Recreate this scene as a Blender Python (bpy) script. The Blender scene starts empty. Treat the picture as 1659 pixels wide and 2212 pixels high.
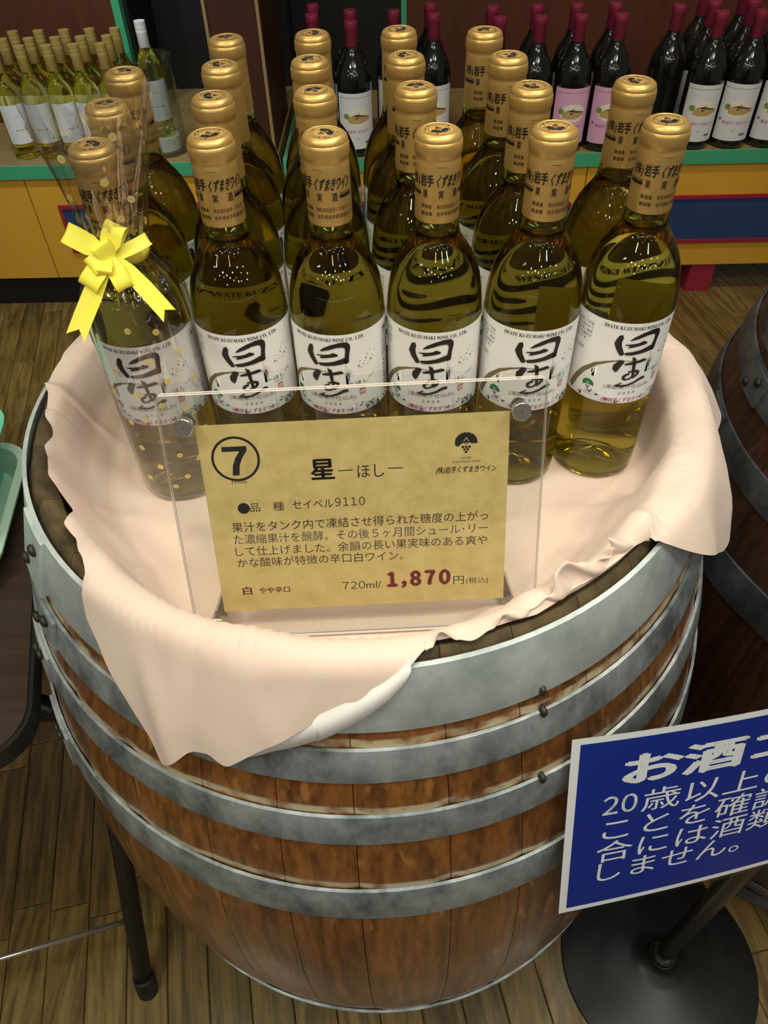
import bpy, bmesh, math, random
from math import sin, cos, pi, radians, sqrt, atan2, hypot
from mathutils import Vector, Matrix
from mathutils.geometry import tessellate_polygon
random.seed(7)
SC = bpy.context.scene
COL = SC.collection
# ------------------------------------------------------------------ camera
W_PX, H_PX, F_PX = 1659, 2212, 1624.99
PITCH, ROLL = 0.8076, -0.0339
CAM = Vector((0.0172, -0.5466, 1.3397))
fw = Vector((0, cos(PITCH), -sin(PITCH))); rt = Vector((1, 0, 0)); up = rt.cross(fw)
r2 = cos(ROLL) * rt + sin(ROLL) * up; u2 = -sin(ROLL) * rt + cos(ROLL) * up
cd = bpy.data.cameras.new('camera'); co = bpy.data.objects.new('camera', cd); COL.objects.link(co)
m = Matrix.Identity(4)
for i in range(3):
    m[i][0], m[i][1], m[i][2], m[i][3] = r2[i], u2[i], -fw[i], CAM[i]
co.matrix_world = m
cd.sensor_fit = 'HORIZONTAL'; cd.sensor_width = 36; cd.lens = F_PX / W_PX * 36
cd.clip_start = 0.01; cd.clip_end = 30
SC.camera = co
# ------------------------------------------------------------------ world, lights, exposure
w = bpy.data.worlds.new('shop_air'); SC.world = w; w.use_nodes = True
w.node_tree.nodes['Background'].inputs[0].default_value = (1.0, 0.86, 0.70, 1)
w.node_tree.nodes['Background'].inputs[1].default_value = 0.10
def area(name, loc, target, size, watts, col, sy=None):
    l = bpy.data.lights.new(name, 'AREA'); l.energy = watts; l.color = col; l.size = size
    if sy: l.shape = 'RECTANGLE'; l.size_y = sy
    o = bpy.data.objects.new(name, l); COL.objects.link(o); o.location = loc
    o.rotation_euler = (Vector(target) - Vector(loc)).to_track_quat('-Z', 'Y').to_euler()
    return o
WARM = (1.0, 0.82, 0.60); COOL = (0.88, 1.0, 0.97); NEUT = (1.0, 0.93, 0.82)
area('ceiling_panel', (0.25, -0.70, 2.75), (0.05, 0.0, 0.9), 0.9, 4, NEUT, 0.5)
area('ceiling_panel', (1.0, -0.6, 2.6), (0.3, -0.1, 0.5), 0.6, 9, (0.90, 1.0, 0.86), 0.3)
area('ceiling_panel', (-0.9, -0.7, 2.6), (-0.5, -0.2, 0.1), 0.5, 12, (0.92, 1.0, 0.78), 0.3)
area('ceiling_panel', (-0.2, 0.7, 2.7), (0.0, 0.3, 0.8), 0.7, 3, WARM, 0.4)
def spot(name, loc, target, watts, col, rad=0.035, ang=70):
    l = bpy.data.lights.new(name, 'SPOT'); l.energy = watts; l.color = col; l.shadow_soft_size = rad
    l.spot_size = radians(ang); l.spot_blend = 0.5
    o = bpy.data.objects.new(name, l); COL.objects.link(o); o.location = loc
    o.rotation_euler = (Vector(target) - Vector(loc)).to_track_quat('-Z', 'Y').to_euler()
spot('ceiling_spot', (0.10, -0.55, 2.5), (0.03, -0.09, 0.88), 38, (1.0, .90, .66), 0.05, 17)
spot('ceiling_spot', (0.55, 0.25, 2.5), (0.08, -0.05, 0.95), 24, (1.0, .92, .72), 0.05, 22)
for x, tx, e, c in ((-1.1, -1.0, 40, COOL), (-.6, -.75, 32, COOL), (-.2, -.2, 12, WARM), (.35, .35, 16, WARM), (.85, .85, 22, WARM), (1.35, 1.25, 26, WARM)):
    spot('shelf_spot', (x, 1.05, 2.35), (tx, 1.86, .55), e, c, .05, 52)
ORNG = (1.0, .55, .34)
for i, (x, y, c, e, r) in enumerate([(-.75, -.55, WARM, 4, .06), (-.28, -.20, COOL, 6, .07), (.05, -.85, WARM, 5, .06), (.22, -.30, COOL, 6, .07), (.62, -.20, COOL, 6, .07),
                                     (-.55, .40, WARM, 5, .06), (.34, .35, COOL, 6, .06), (.80, .40, WARM, 6, .06), (-.30, 1.0, WARM, 5, .06), (.95, -.75, COOL, 5, .07)]):
    spot('ceiling_spot', (x, y, 2.5 + .06 * sin(i * 2.3)), (x * .72, y * .72 + .08, .8), e, c, r, 72)
# the rest of the shop's ceiling lamps, running away behind the photographer
for i, (x, y, c, e, r) in enumerate([(-.35, -1.45, COOL, 9, .075), (.25, -1.55, WARM, 9, .075), (.95, -1.5, COOL, 8, .07), (-1.05, -1.35, WARM, 8, .07), (-.05, -1.95, ORNG, 6, .05), (.60, -2.05, COOL, 10, .08),
                                     (-.70, -2.1, COOL, 10, .075), (1.5, -1.9, WARM, 9, .07), (-1.7, -1.8, COOL, 9, .07), (.15, -2.55, WARM, 10, .075), (.42, -2.65, ORNG, 6, .05), (-.45, -2.75, COOL, 11, .08), (1.15, -2.7, WARM, 10, .07),
                                     (-1.25, -2.7, WARM, 10, .07), (.75, -3.3, COOL, 12, .09), (-.15, -3.4, COOL, 12, .085), (-.95, -3.5, ORNG, 8, .06), (1.9, -3.0, COOL, 11, .08), (-2.1, -2.9, WARM, 10, .08), (.3, -4.2, WARM, 12, .085), (1.4, -4.1, COOL, 12, .09), (-.7, -4.3, COOL, 12, .09)]):
    spot('ceiling_spot', (x * 1.45, y, 2.5 + .25 * sin(i * 1.7)), (x * .2, -.15, .75), e * .62, c, r * .84, 50)
vs = SC.view_settings
vs.view_transform = 'Standard'; vs.look = 'None'; vs.exposure = -0.08; vs.gamma = 1.0; vs.use_curve_mapping = False
SC.display_settings.display_device = 'sRGB'
cy = SC.cycles
cy.max_bounces = 26; cy.transmission_bounces = 24; cy.glossy_bounces = 6; cy.diffuse_bounces = 4
cy.transparent_max_bounces = 24; cy.sample_clamp_indirect = 40.0; cy.blur_glossy = 0.5
# ------------------------------------------------------------------ materials
def lin(r, g, b):
    f = lambda c: (c / 255 / 12.92) if c / 255 <= 0.04045 else ((c / 255 + 0.055) / 1.055) ** 2.4
    return (f(r), f(g), f(b), 1)
def mat(name, c=(0.5, 0.5, 0.5, 1), rough=0.5, metal=0.0, spec=0.5, coat=0.0, c2=None, scale=8.0, stretch=(1, 1, 1), detail=6.0,
        ramp=(0.35, 0.65), bump=0.0, bscale=None, rnd=0.0, sheen=0.0):
    M = bpy.data.materials.new(name); M.use_nodes = True
    nt = M.node_tree; n = nt.nodes; L = nt.links; b = n['Principled BSDF']
    b.inputs['Base Color'].default_value = c; b.inputs['Roughness'].default_value = rough; b.inputs['Metallic'].default_value = metal
    b.inputs['Specular IOR Level'].default_value = spec; b.inputs['Coat Weight'].default_value = coat
    b.inputs['Coat Roughness'].default_value = 0.15
    if sheen: b.inputs['Sheen Weight'].default_value = sheen
    if c2 or bump or rnd:
        tc = n.new('ShaderNodeTexCoord'); mp = n.new('ShaderNodeMapping'); L.new(tc.outputs['Object'], mp.inputs[0])
        mp.inputs['Scale'].default_value = stretch
        nz = n.new('ShaderNodeTexNoise'); nz.inputs['Scale'].default_value = scale; nz.inputs['Detail'].default_value = detail
        nz.inputs['Roughness'].default_value = 0.65
        src = mp.outputs[0]
        if rnd:
            oi = n.new('ShaderNodeObjectInfo'); ad = n.new('ShaderNodeVectorMath'); ad.operation = 'ADD'
            ml = n.new('ShaderNodeMath'); ml.operation = 'MULTIPLY'; ml.inputs[1].default_value = 37.0
            L.new(oi.outputs['Random'], ml.inputs[0]); L.new(mp.outputs[0], ad.inputs[0]); L.new(ml.outputs[0], ad.inputs[1]); src = ad.outputs[0]
        L.new(src, nz.inputs['Vector'])
        cr = n.new('ShaderNodeValToRGB'); cr.color_ramp.elements[0].position = ramp[0]; cr.color_ramp.elements[1].position = ramp[1]
        cr.color_ramp.elements[0].color = c; cr.color_ramp.elements[1].color = c2 or c
        L.new(nz.outputs[0], cr.inputs[0]); out = cr.outputs[0]
        if rnd:
            hs = n.new('ShaderNodeHueSaturation'); mr = n.new('ShaderNodeMapRange')
            mr.inputs['To Min'].default_value = 1 - rnd; mr.inputs['To Max'].default_value = 1 + rnd
            L.new(oi.outputs['Random'], mr.inputs[0]); L.new(mr.outputs[0], hs.inputs['Value']); L.new(out, hs.inputs['Color']); out = hs.outputs[0]
        L.new(out, b.inputs['Base Color'])
        if bump:
            bp = n.new('ShaderNodeBump'); bp.inputs['Strength'].default_value = bump; bp.inputs['Distance'].default_value = 0.002
            if bscale:
                nb = n.new('ShaderNodeTexNoise'); nb.inputs['Scale'].default_value = bscale; L.new(src, nb.inputs['Vector']); L.new(nb.outputs[0], bp.inputs['Height'])
            else: L.new(nz.outputs[0], bp.inputs['Height'])
            L.new(bp.outputs[0], b.inputs['Normal'])
    return M
def glass(name, col, ior, rough=0.0, vol=None):
    M = bpy.data.materials.new(name); M.use_nodes = True; nt = M.node_tree; nt.nodes.clear()
    o = nt.nodes.new('ShaderNodeOutputMaterial'); g = nt.nodes.new('ShaderNodeBsdfGlass')
    g.inputs['Color'].default_value = col; g.inputs['IOR'].default_value = ior; g.inputs['Roughness'].default_value = rough
    nt.links.new(g.outputs[0], o.inputs['Surface'])
    if vol:
        v = nt.nodes.new('ShaderNodeVolumeAbsorption'); v.inputs['Color'].default_value = vol[0]; v.inputs['Density'].default_value = vol[1]
        nt.links.new(v.outputs[0], o.inputs['Volume'])
    return M
def film(name, tint, gloss_rough=0.03, ior=1.45, bump=0.0, bscale=30, extra=0.0):
    """thin clear sheet: straight-through transparency with a fresnel gloss"""
    M = bpy.data.materials.new(name); M.use_nodes = True; nt = M.node_tree; nt.nodes.clear(); L = nt.links
    o = nt.nodes.new('ShaderNodeOutputMaterial'); t = nt.nodes.new('ShaderNodeBsdfTransparent'); t.inputs[0].default_value = tint
    g = nt.nodes.new('ShaderNodeBsdfGlossy'); g.inputs['Roughness'].default_value = gloss_rough
    # schlick term on both sides of the sheet alike (a thin sheet has no inside to reflect from)
    ge = nt.nodes.new('ShaderNodeNewGeometry'); dt = nt.nodes.new('ShaderNodeVectorMath'); dt.operation = 'DOT_PRODUCT'
    L.new(ge.outputs['Normal'], dt.inputs[0]); L.new(ge.outputs['Incoming'], dt.inputs[1])
    def mth(op, a, b_):
        q = nt.nodes.new('ShaderNodeMath'); q.operation = op
        for i, v in enumerate((a, b_)):
            if isinstance(v, (int, float)): q.inputs[i].default_value = v
            elif v is not None: L.new(v, q.inputs[i])
        return q.outputs[0]
    f0 = ((ior - 1) / (ior + 1)) ** 2
    c_ = mth('ABSOLUTE', dt.outputs['Value'], None); p_ = mth('POWER', mth('SUBTRACT', 1.0, c_), 5.0)
    fac = mth('MULTIPLY_ADD', p_, 1 - f0); fac.node.inputs[2].default_value = f0 + extra
    mx = nt.nodes.new('ShaderNodeMixShader'); L.new(t.outputs[0], mx.inputs[1]); L.new(g.outputs[0], mx.inputs[2]); L.new(mx.outputs[0], o.inputs[0])
    L.new(fac, mx.inputs[0])
    if bump:
        tc = nt.nodes.new('ShaderNodeTexCoord'); nz = nt.nodes.new('ShaderNodeTexNoise'); nz.inputs['Scale'].default_value = bscale
        nz.inputs['Detail'].default_value = 3
        L.new(tc.outputs['Object'], nz.inputs['Vector']); bp = nt.nodes.new('ShaderNodeBump'); bp.inputs['Strength'].default_value = bump
        bp.inputs['Distance'].default_value = 0.004; L.new(nz.outputs[0], bp.inputs['Height'])
        L.new(bp.outputs[0], g.inputs['Normal']); L.new(bp.outputs[0], dt.inputs[0])
    return M
def wood_stave():
    M = mat('oak_stave', lin(86, 53, 23), 0.38, c2=lin(142, 88, 41), scale=7, stretch=(14, 14, 0.9), ramp=(0.38, 0.62), detail=10, bump=0.35, rnd=0.16, coat=0.25)
    nt = M.node_tree; n = nt.nodes; L = nt.links; b = n['Principled BSDF']
    prev = b.inputs['Base Color'].links[0].from_socket
    # medullary flecks, then pale dust lying on the wood just above each hoop and dark bleed under it
    tc = n.new('ShaderNodeTexCoord'); mp = n.new('ShaderNodeMapping'); mp.inputs['Scale'].default_value = (60, 60, 14); L.new(tc.outputs['Object'], mp.inputs[0])
    vz = n.new('ShaderNodeTexNoise'); vz.inputs['Scale'].default_value = 1.6; vz.inputs['Detail'].default_value = 2; L.new(mp.outputs[0], vz.inputs['Vector'])
    fr = n.new('ShaderNodeMapRange'); fr.inputs['From Min'].default_value = 0.62; fr.inputs['From Max'].default_value = 0.72; L.new(vz.outputs[0], fr.inputs[0])
    mx = n.new('ShaderNodeMixRGB'); mx.inputs[2].default_value = lin(176, 124, 66); L.new(prev, mx.inputs[1])
    mm = n.new('ShaderNodeMath'); mm.operation = 'MULTIPLY'; mm.inputs[1].default_value = 0.55; L.new(fr.outputs[0], mm.inputs[0]); L.new(mm.outputs[0], mx.inputs[0])
    prev = mx.outputs[0]
    sp = n.new('ShaderNodeSeparateXYZ'); L.new(tc.outputs['Object'], sp.inputs[0])
    n2 = n.new('ShaderNodeTexNoise'); n2.inputs['Scale'].default_value = 45; n2.inputs['Detail'].default_value = 5; L.new(tc.outputs['Object'], n2.inputs['Vector'])
    tot = None
    for zc in (0.6985, 0.7955, 0.8625):
        s = n.new('ShaderNodeMath'); s.operation = 'SUBTRACT'; L.new(sp.outputs[2], s.inputs[0]); s.inputs[1].default_value = zc
        a = n.new('ShaderNodeMath'); a.operation = 'ABSOLUTE'; L.new(s.outputs[0], a.inputs[0])
        r = n.new('ShaderNodeMapRange'); r.inputs['From Min'].default_value = 0.0045; r.inputs['From Max'].default_value = 0.0025; L.new(a.outputs[0], r.inputs[0])
        if tot is None: tot = r.outputs[0]
        else:
            q = n.new('ShaderNodeMath'); q.operation = 'MAXIMUM'; L.new(tot, q.inputs[0]); L.new(r.outputs[0], q.inputs[1]); tot = q.outputs[0]
    nr = n.new('ShaderNodeMapRange'); nr.inputs['From Min'].default_value = 0.38; nr.inputs['From Max'].default_value = 0.55; L.new(n2.outputs[0], nr.inputs[0])
    q = n.new('ShaderNodeMath'); q.operation = 'MULTIPLY'; L.new(tot, q.inputs[0]); L.new(nr.outputs[0], q.inputs[1])
    mx2 = n.new('ShaderNodeMixRGB'); mx2.inputs[2].default_value = lin(186, 170, 138); L.new(prev, mx2.inputs[1]); L.new(q.outputs[0], mx2.inputs[0])
    L.new(mx2.outputs[0], b.inputs['Base Color'])
    return M
MAT = dict(
    stave=wood_stave(),
    hoop=mat('galvanised_hoop', lin(108, 116, 120), 0.46, metal=0.45, c2=lin(194, 202, 206), scale=26, stretch=(1, 1, .6), bump=0.2, detail=10, ramp=(.36, .64)),
    hooptop=mat('lit_galvanised_hoop', lin(168, 178, 180), 0.5, metal=0.3, c2=lin(218, 226, 226), scale=16, bump=0.15, detail=9),  # same galvanised steel, reflected light put into the paler colour
    endgrain=mat('worn_stave_end', lin(56, 44, 28), 0.7, c2=lin(108, 90, 58), scale=30, stretch=(1, 1, .3), bump=.3, rnd=.15),
    rivet=mat('dull_rivet', lin(70, 66, 60), 0.5, metal=0.7),
    hoopshade=mat('shaded_galvanised_hoop', lin(62, 66, 70), 0.5, metal=0.4, c2=lin(112, 116, 122), scale=24, bump=0.15, detail=9),  # hoop steel of the second barrel, weaker light painted in as darker tone
    staveshade=mat('shaded_oak_stave', lin(46, 28, 20), 0.45, c2=lin(84, 54, 38), scale=7, stretch=(12, 12, 1.0), detail=9, bump=.25, rnd=.12),  # same oak, darkened in colour for the dimmer light on the second barrel
    head=mat('barrel_head', lin(90, 60, 30), 0.6),
    cloth=mat('pink_cloth', lin(226, 199, 185), 0.85, spec=0.2, c2=lin(232, 207, 193), scale=9, bump=0.08, bscale=900, sheen=0.15),
    clothback=mat('white_hem', lin(235, 230, 228), 0.85, spec=0.2),
    glass=glass('bottle_glass', (0.885, 0.925, 0.66, 1), 1.5),
    wine=glass('white_wine', (1, 1, 1, 1), 0.893, vol=((0.83, 0.695, 0.035, 1), 31)),
    gold=mat('gold_capsule', lin(200, 160, 92), 0.36, metal=0.62, c2=lin(212, 172, 102), scale=30, spec=0.5),
    seal=mat('gold_seal', lin(214, 170, 98), 0.2, metal=0.25, coat=.4),
    label=mat('label_paper', lin(236, 236, 236), 0.55),
    pale=mat('label_pale_grey', lin(222, 227, 228), 0.55),
    hills=mat('label_hill_grey', lin(204, 210, 212), 0.55),
    ink=mat('black_ink', lin(26, 22, 24), 0.5),
    grey=mat('grey_ink', lin(110, 110, 108), 0.5),
    arc=mat('bronze_ink', lin(122, 108, 72), 0.4, metal=0.3),
    magenta=mat('magenta_ink', lin(190, 40, 140), 0.5),
    seal_red=mat('red_stamp_ink', lin(190, 90, 100), 0.5),
    green=mat('green_ink', lin(30, 110, 60), 0.5),
    violet=mat('violet_ink', lin(130, 95, 150), 0.5),
    kraft=mat('kraft_card', lin(206, 184, 126), 0.7, c2=lin(190, 167, 108), scale=60, detail=5, spec=0.3),
    maroon=mat('maroon_ink', lin(125, 30, 44), 0.5),
    acrylic=film('clear_acrylic', (0.97, 0.975, 0.97, 1), 0.01, 1.49),
    acredge=mat('acrylic_edge', lin(225, 214, 208), 0.15, spec=0.6),
    chrome=mat('chrome', lin(200, 196, 186), 0.22, metal=.9),
    cello=film('cellophane', (0.95, 0.94, 0.94, 1), 0.05, 1.55, bump=0.6, bscale=22, extra=0.14),
    gdot=mat('gold_dot', lin(226, 206, 130), 0.35, metal=0.4),
    ribbon=mat('yellow_ribbon', lin(248, 232, 70), 0.42, spec=0.4, c2=lin(250, 238, 96), scale=12),
    blue=mat('blue_print', lin(28, 48, 140), 0.25, spec=0.5),
    white=mat('white_print', lin(236, 236, 240), 0.3),
    lam=film('laminate_film', (0.93, 0.92, 0.90, 1), 0.08, 1.5, extra=0.04),
    blackmetal=mat('black_paint', lin(26, 24, 22), 0.22, spec=0.5, c2=lin(36, 33, 30), scale=60),
    basetop=mat('black_rubberised_base', lin(20, 19, 19), 0.34, c2=lin(30, 29, 28), scale=35, spec=0.35),
    yellow=mat('yellow_paint', lin(228, 174, 62), 0.42, c2=lin(224, 168, 56), scale=6),
    redp=mat('red_paint', lin(160, 40, 62), 0.45),
    bluep=mat('blue_paint', lin(44, 70, 122), 0.5),
    greenp=mat('green_paint', lin(70, 172, 130), 0.5),
    board=mat('shelf_board', lin(150, 128, 84), 0.5, c2=lin(134, 112, 72), scale=7, stretch=(1, 6, 1)),
    brown=mat('brown_panel', lin(92, 48, 28), 0.5, c2=lin(78, 40, 24), scale=4, stretch=(6, 6, 1)),
    darkbrown=mat('dark_post', lin(70, 34, 20), 0.5, c2=lin(58, 28, 18), scale=4, stretch=(6, 6, 1)),
    black=mat('black_board_and_shade', lin(16, 14, 18), 0.6),  # black boards, and the shade sheets under the shelf
    edge=mat('beige_edge', lin(150, 124, 84), 0.5),
    floorbase=mat('subfloor', lin(50, 36, 20), 0.8),
    plank=None,
    table=mat('dark_table_laminate', lin(58, 46, 40), 0.28, c2=lin(70, 56, 48), scale=6, stretch=(1.2, 14, 1)),
    tubeblack=mat('black_tube', lin(34, 32, 30), 0.35),
    rubber=mat('rubber_foot', lin(22, 22, 26), 0.6),
    mint=mat('mint_plastic', lin(190, 226, 204), 0.4),
    mint2=mat('mint_ribbed_plastic', lin(120, 208, 176), 0.35),
    redwine=mat('dark_wine_bottle', (0.006, 0.008, 0.007, 1), 0.06, spec=0.6, coat=0.5),
    burg=mat('burgundy_capsule', lin(132, 38, 68), 0.38, spec=0.5),
    wlabel=mat('shelf_label_white', lin(226, 228, 236), 0.6),
    plabel=mat('shelf_label_pink', lin(226, 176, 214), 0.6),
    tan=mat('label_tan', lin(196, 164, 104), 0.6),
    leafg=mat('label_leaf_green', lin(126, 150, 80), 0.6),
    cream=mat('label_cream', lin(238, 236, 222), 0.6),
    sglass=glass('pale_wine_bottle', (0.99, 0.98, 0.62, 1), 1.36),
    goldcap=mat('screw_cap_gold', lin(206, 176, 104), 0.38, metal=0.4),
    jar=film('jar_glass', (0.93, 0.95, 0.94, 1), 0.02, 1.55, extra=0.06),
)
MAT['plank'] = mat('oak_plank', lin(82, 64, 33), 0.3, c2=lin(132, 108, 60), scale=3.0, stretch=(26, 2.2, 26), ramp=(0.38, 0.62), bump=0.12, rnd=0.22, coat=0.3, detail=9)
# ------------------------------------------------------------------ mesh helpers
def mesh(name, V, F, mats, parent=None, smooth=False, midx=None, loc=None, rz=0.0):
    me = bpy.data.meshes.new(name); me.from_pydata([tuple(v) for v in V], [], F)
    for mm in (mats if isinstance(mats, (list, tuple)) else [mats]): me.materials.append(mm)
    if midx: me.polygons.foreach_set('material_index', midx)
    if smooth: me.polygons.foreach_set('use_smooth', [True] * len(me.polygons))
    me.update()
    o = bpy.data.objects.new(name, me); COL.objects.link(o)
    if parent: o.parent = parent
    if loc: o.location = loc
    if rz: o.rotation_euler = (0, 0, rz)
    return o
def thing(name, label, cat, loc=(0, 0, 0), rz=0.0, group=None):
    o = bpy.data.objects.new(name, None); COL.objects.link(o); o.empty_display_size = 0.05
    o.location = loc; o.rotation_euler = (0, 0, rz); tag(o, label, cat, group); return o
def tag(o, label, cat, group=None):
    o['label'] = label; o['category'] = cat
    if group: o['group'] = group
    return o
def struct(o): o['kind'] = 'structure'; return o
def dup(root, loc, rz, label, group=None):
    r = root.copy(); COL.objects.link(r); r.location = loc; r.rotation_euler = (0, 0, rz); r['label'] = label
    if group: r['group'] = group
    for ch in list(root.children):
        c = ch.copy(); COL.objects.link(c); c.parent = r
        for g in ch.children:
            d = g.copy(); COL.objects.link(d); d.parent = c
    return r
class B:
    """collects verts and faces of one mesh"""
    def __init__(s): s.V = []; s.F = []; s.M = []
    def add(s, V, F, mi=0):
        k = len(s.V); s.V += [tuple(v) for v in V]; s.F += [tuple(i + k for i in f) for f in F]; s.M += [mi] * len(F); return s
    def box(s, lo, hi, mi=0, rot=None, org=(0, 0, 0)):
        x0, y0, z0 = lo; x1, y1, z1 = hi
        V = [(x, y, z) for z in (z0, z1) for y in (y0, y1) for x in (x0, x1)]
        if rot: V = [Vector(org) + rot @ Vector(v) for v in V]
        return s.add(V, [(0, 2, 3, 1), (4, 5, 7, 6), (0, 1, 5, 4), (1, 3, 7, 5), (3, 2, 6, 7), (2, 0, 4, 6)], mi)
    def lathe(s, prof, n=48, mi=0, cap0=True, cap1=True, a0=0.0, cx=0.0, cy=0.0, closed=False):
        V = []; F = []; k = len(prof)
        for r, z in prof:
            for i in range(n):
                a = a0 + 2 * pi * i / n; V.append((cx + r * cos(a), cy + r * sin(a), z))
        for j in range(k if closed else k - 1):
            j2 = (j + 1) % k
            for i in range(n):
                i2 = (i + 1) % n; F.append((j * n + i, j * n + i2, j2 * n + i2, j2 * n + i))
        if not closed:
            if cap0: F.append(tuple(range(n - 1, -1, -1)))
            if cap1: F.append(tuple((k - 1) * n + i for i in range(n)))
        return s.add(V, F, mi)
    def tube(s, pts, r, n=12, mi=0):
        pts = [Vector(p) for p in pts]; V = []; F = []
        for i, p in enumerate(pts):
            d = (pts[min(i + 1, len(pts) - 1)] - pts[max(i - 1, 0)]).normalized()
            a = d.cross(Vector((0, 0, 1)));  a = d.cross(Vector((1, 0, 0))) if a.length < 1e-3 else a
            a.normalize(); b = d.cross(a)
            for k in range(n):
                t = 2 * pi * k / n; V.append(p + r * (cos(t) * a + sin(t) * b))
        for i in range(len(pts) - 1):
            for k in range(n):
                k2 = (k + 1) % n; F.append((i * n + k, i * n + k2, (i + 1) * n + k2, (i + 1) * n + k))
        F.append(tuple(range(n - 1, -1, -1))); F.append(tuple((len(pts) - 1) * n + k for k in range(n)))
        return s.add(V, F, mi)
    def obj(s, name, mats, parent=None, smooth=False, **k): return mesh(name, s.V, s.F, mats, parent, smooth, s.M, **k)
def autosmooth(o, ang=35):
    me = o.data; me.polygons.foreach_set('use_smooth', [True] * len(me.polygons))
    bm = bmesh.new(); bm.from_mesh(me); lim = radians(ang)
    for e in bm.edges:
        if len(e.link_faces) == 2 and e.calc_face_angle(0) > lim: e.smooth = False
    bm.to_mesh(me); bm.free(); return o
# ------------------------------------------------------------------ lettering helpers (flat 2-D print, later laid on a surface)
_tc = {}
def glyphs(text, bold=0.0, res=2):
    key = (text, bold, res)
    if key in _tc: return _tc[key]
    c = bpy.data.curves.new('lettering', 'FONT'); c.body = text; c.size = 1; c.resolution_u = res
    o = bpy.data.objects.new('lettering', c); COL.objects.link(o)
    bpy.context.view_layer.update()
    dg = bpy.context.evaluated_depsgraph_get(); me = bpy.data.meshes.new_from_object(o.evaluated_get(dg))
    V0 = [(v.co.x, v.co.y) for v in me.vertices]; F0 = [tuple(p.vertices) for p in me.polygons]
    bpy.data.objects.remove(o); bpy.data.curves.remove(c); bpy.data.meshes.remove(me)
    V, F = list(V0), list(F0)
    if bold >= .009:      # heavier strokes: the glyph struck again a little to each side
        for dx, dy in ((bold, 0), (-bold, 0), (0, bold * .7), (0, -bold * .7)):
            k = len(V); V += [(x + dx, y + dy) for x, y in V0]; F += [tuple(i + k for i in f) for f in F0]
    _tc[key] = (V, F); return V, F
def text(text_, u0, u1, v, h, bold=0.0, shear=0.0, res=2):
    """lettering between u0 and u1 (mm), baseline v, em height h (mm)"""
    V, F = glyphs(text_, bold, res)
    xs = [p[0] for p in V]; a, b = min(xs), max(xs); k = (u1 - u0) / (b - a)
    return [(u0 + (x - a) * k + shear * y * h, v + y * h) for x, y in V], F
def tight(chars, u0, u1, v, h, gap=.09, bold=0.0, res=3, wide=None):
    """numerals set one by one: each glyph's own box, equal gaps"""
    G = [glyphs(c, bold, res) for c in chars]; boxes = [(min(p[0] for p in g[0]), max(p[0] for p in g[0])) for g in G]
    wd = [max(b - a, .10) for a, b in boxes]; tot = sum(wd) + gap * (len(G) - 1); k = (u1 - u0) / tot; V = []; F = []; x = u0
    for g, (a, b), ww in zip(G, boxes, wd):
        n = len(V); V += [(x + (p[0] - a + (ww - (b - a)) / 2) * k, v + p[1] * h) for p in g[0]]; F += [tuple(i + n for i in f) for f in g[1]]; x += (ww + gap) * k
    return V, F
def poly(P):
    tri = tessellate_polygon([[Vector((x, y, 0)) for x, y in P]])
    return list(P), [tuple(t) for t in tri]
def disc(u, v, r, n=20, ry=None):
    return poly([(u + r * cos(2 * pi * i / n), v + (ry or r) * sin(2 * pi * i / n)) for i in range(n)])
def ring(u, v, r, t, n=64):
    V = []; 
    for i in range(n):
        a = 2 * pi * i / n; V += [(u + r * cos(a), v + r * sin(a)), (u + (r - t) * cos(a), v + (r - t) * sin(a))]
    return V, [(2 * i, 2 * ((i + 1) % n), 2 * ((i + 1) % n) + 1, 2 * i + 1) for i in range(n)]
def rect(u0, v0, u1, v1): return [(u0, v0), (u1, v0), (u1, v1), (u0, v1)], [(0, 1, 2, 3)]
def line(u0, v0, u1, v1, w):
    dx, dy = u1 - u0, v1 - v0; L = hypot(dx, dy); nx, ny = -dy / L * w / 2, dx / L * w / 2
    return [(u0 + nx, v0 + ny), (u0 - nx, v0 - ny), (u1 - nx, v1 - ny), (u1 + nx, v1 + ny)], [(0, 1, 2, 3)]
def cut_u(V, F, step):
    """slice flat print along u so that it can bend round a bottle"""
    bm = bmesh.new(); vs_ = [bm.verts.new((x, y, 0)) for x, y in V]
    for f in F:
        try: bm.faces.new([vs_[i] for i in f])
        except ValueError: pass
    us = [x for x, y in V]; k = math.ceil(min(us) / step)
    while k * step < max(us):
        bmesh.ops.bisect_plane(bm, geom=bm.verts[:] + bm.edges[:] + bm.faces[:], plane_co=(k * step, 0, 0), plane_no=(1, 0, 0)); k += 1
    bm.verts.index_update()
    out = [(v.co.x, v.co.y) for v in bm.verts], [tuple(v.index for v in f.verts) for f in bm.faces]
    bm.free(); return out
def wrap(items, R, step=2.0, lift=0.00012):
    """items: (V,F,mat index, layer) in mm -> B on a cylinder of radius R (m); u=0 faces -Y"""
    b = B()
    for V, F, mi, lay in items:
        us = [p[0] for p in V]
        if max(us) - min(us) > step: V, F = cut_u(V, F, step)
        r = R + lift * lay
        P = [(r * cos(-pi / 2 + u / 1000 / R), r * sin(-pi / 2 + u / 1000 / R), v / 1000) for u, v in V]
        F2 = []
        for f in F:
            a, c, d = [Vector(P[i]) for i in f[:3]]; nrm = (c - a).cross(d - a); cen = (a + c + d) / 3
            F2.append(f if nrm.x * cen.x + nrm.y * cen.y >= 0 else f[::-1])
        b.add(P, F2, mi)
    return b
def flat(items, lift=0.00012):
    b = B()
    for V, F, mi, lay in items:
        P = [(u / 1000, v / 1000, lift * lay) for u, v in V]; F2 = []
        for f in F:
            a, c, d = [Vector(P[i]) for i in f[:3]]
            F2.append(f if (c - a).cross(d - a).z >= 0 else f[::-1])
        b.add(P, F2, mi)
    return b
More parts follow.
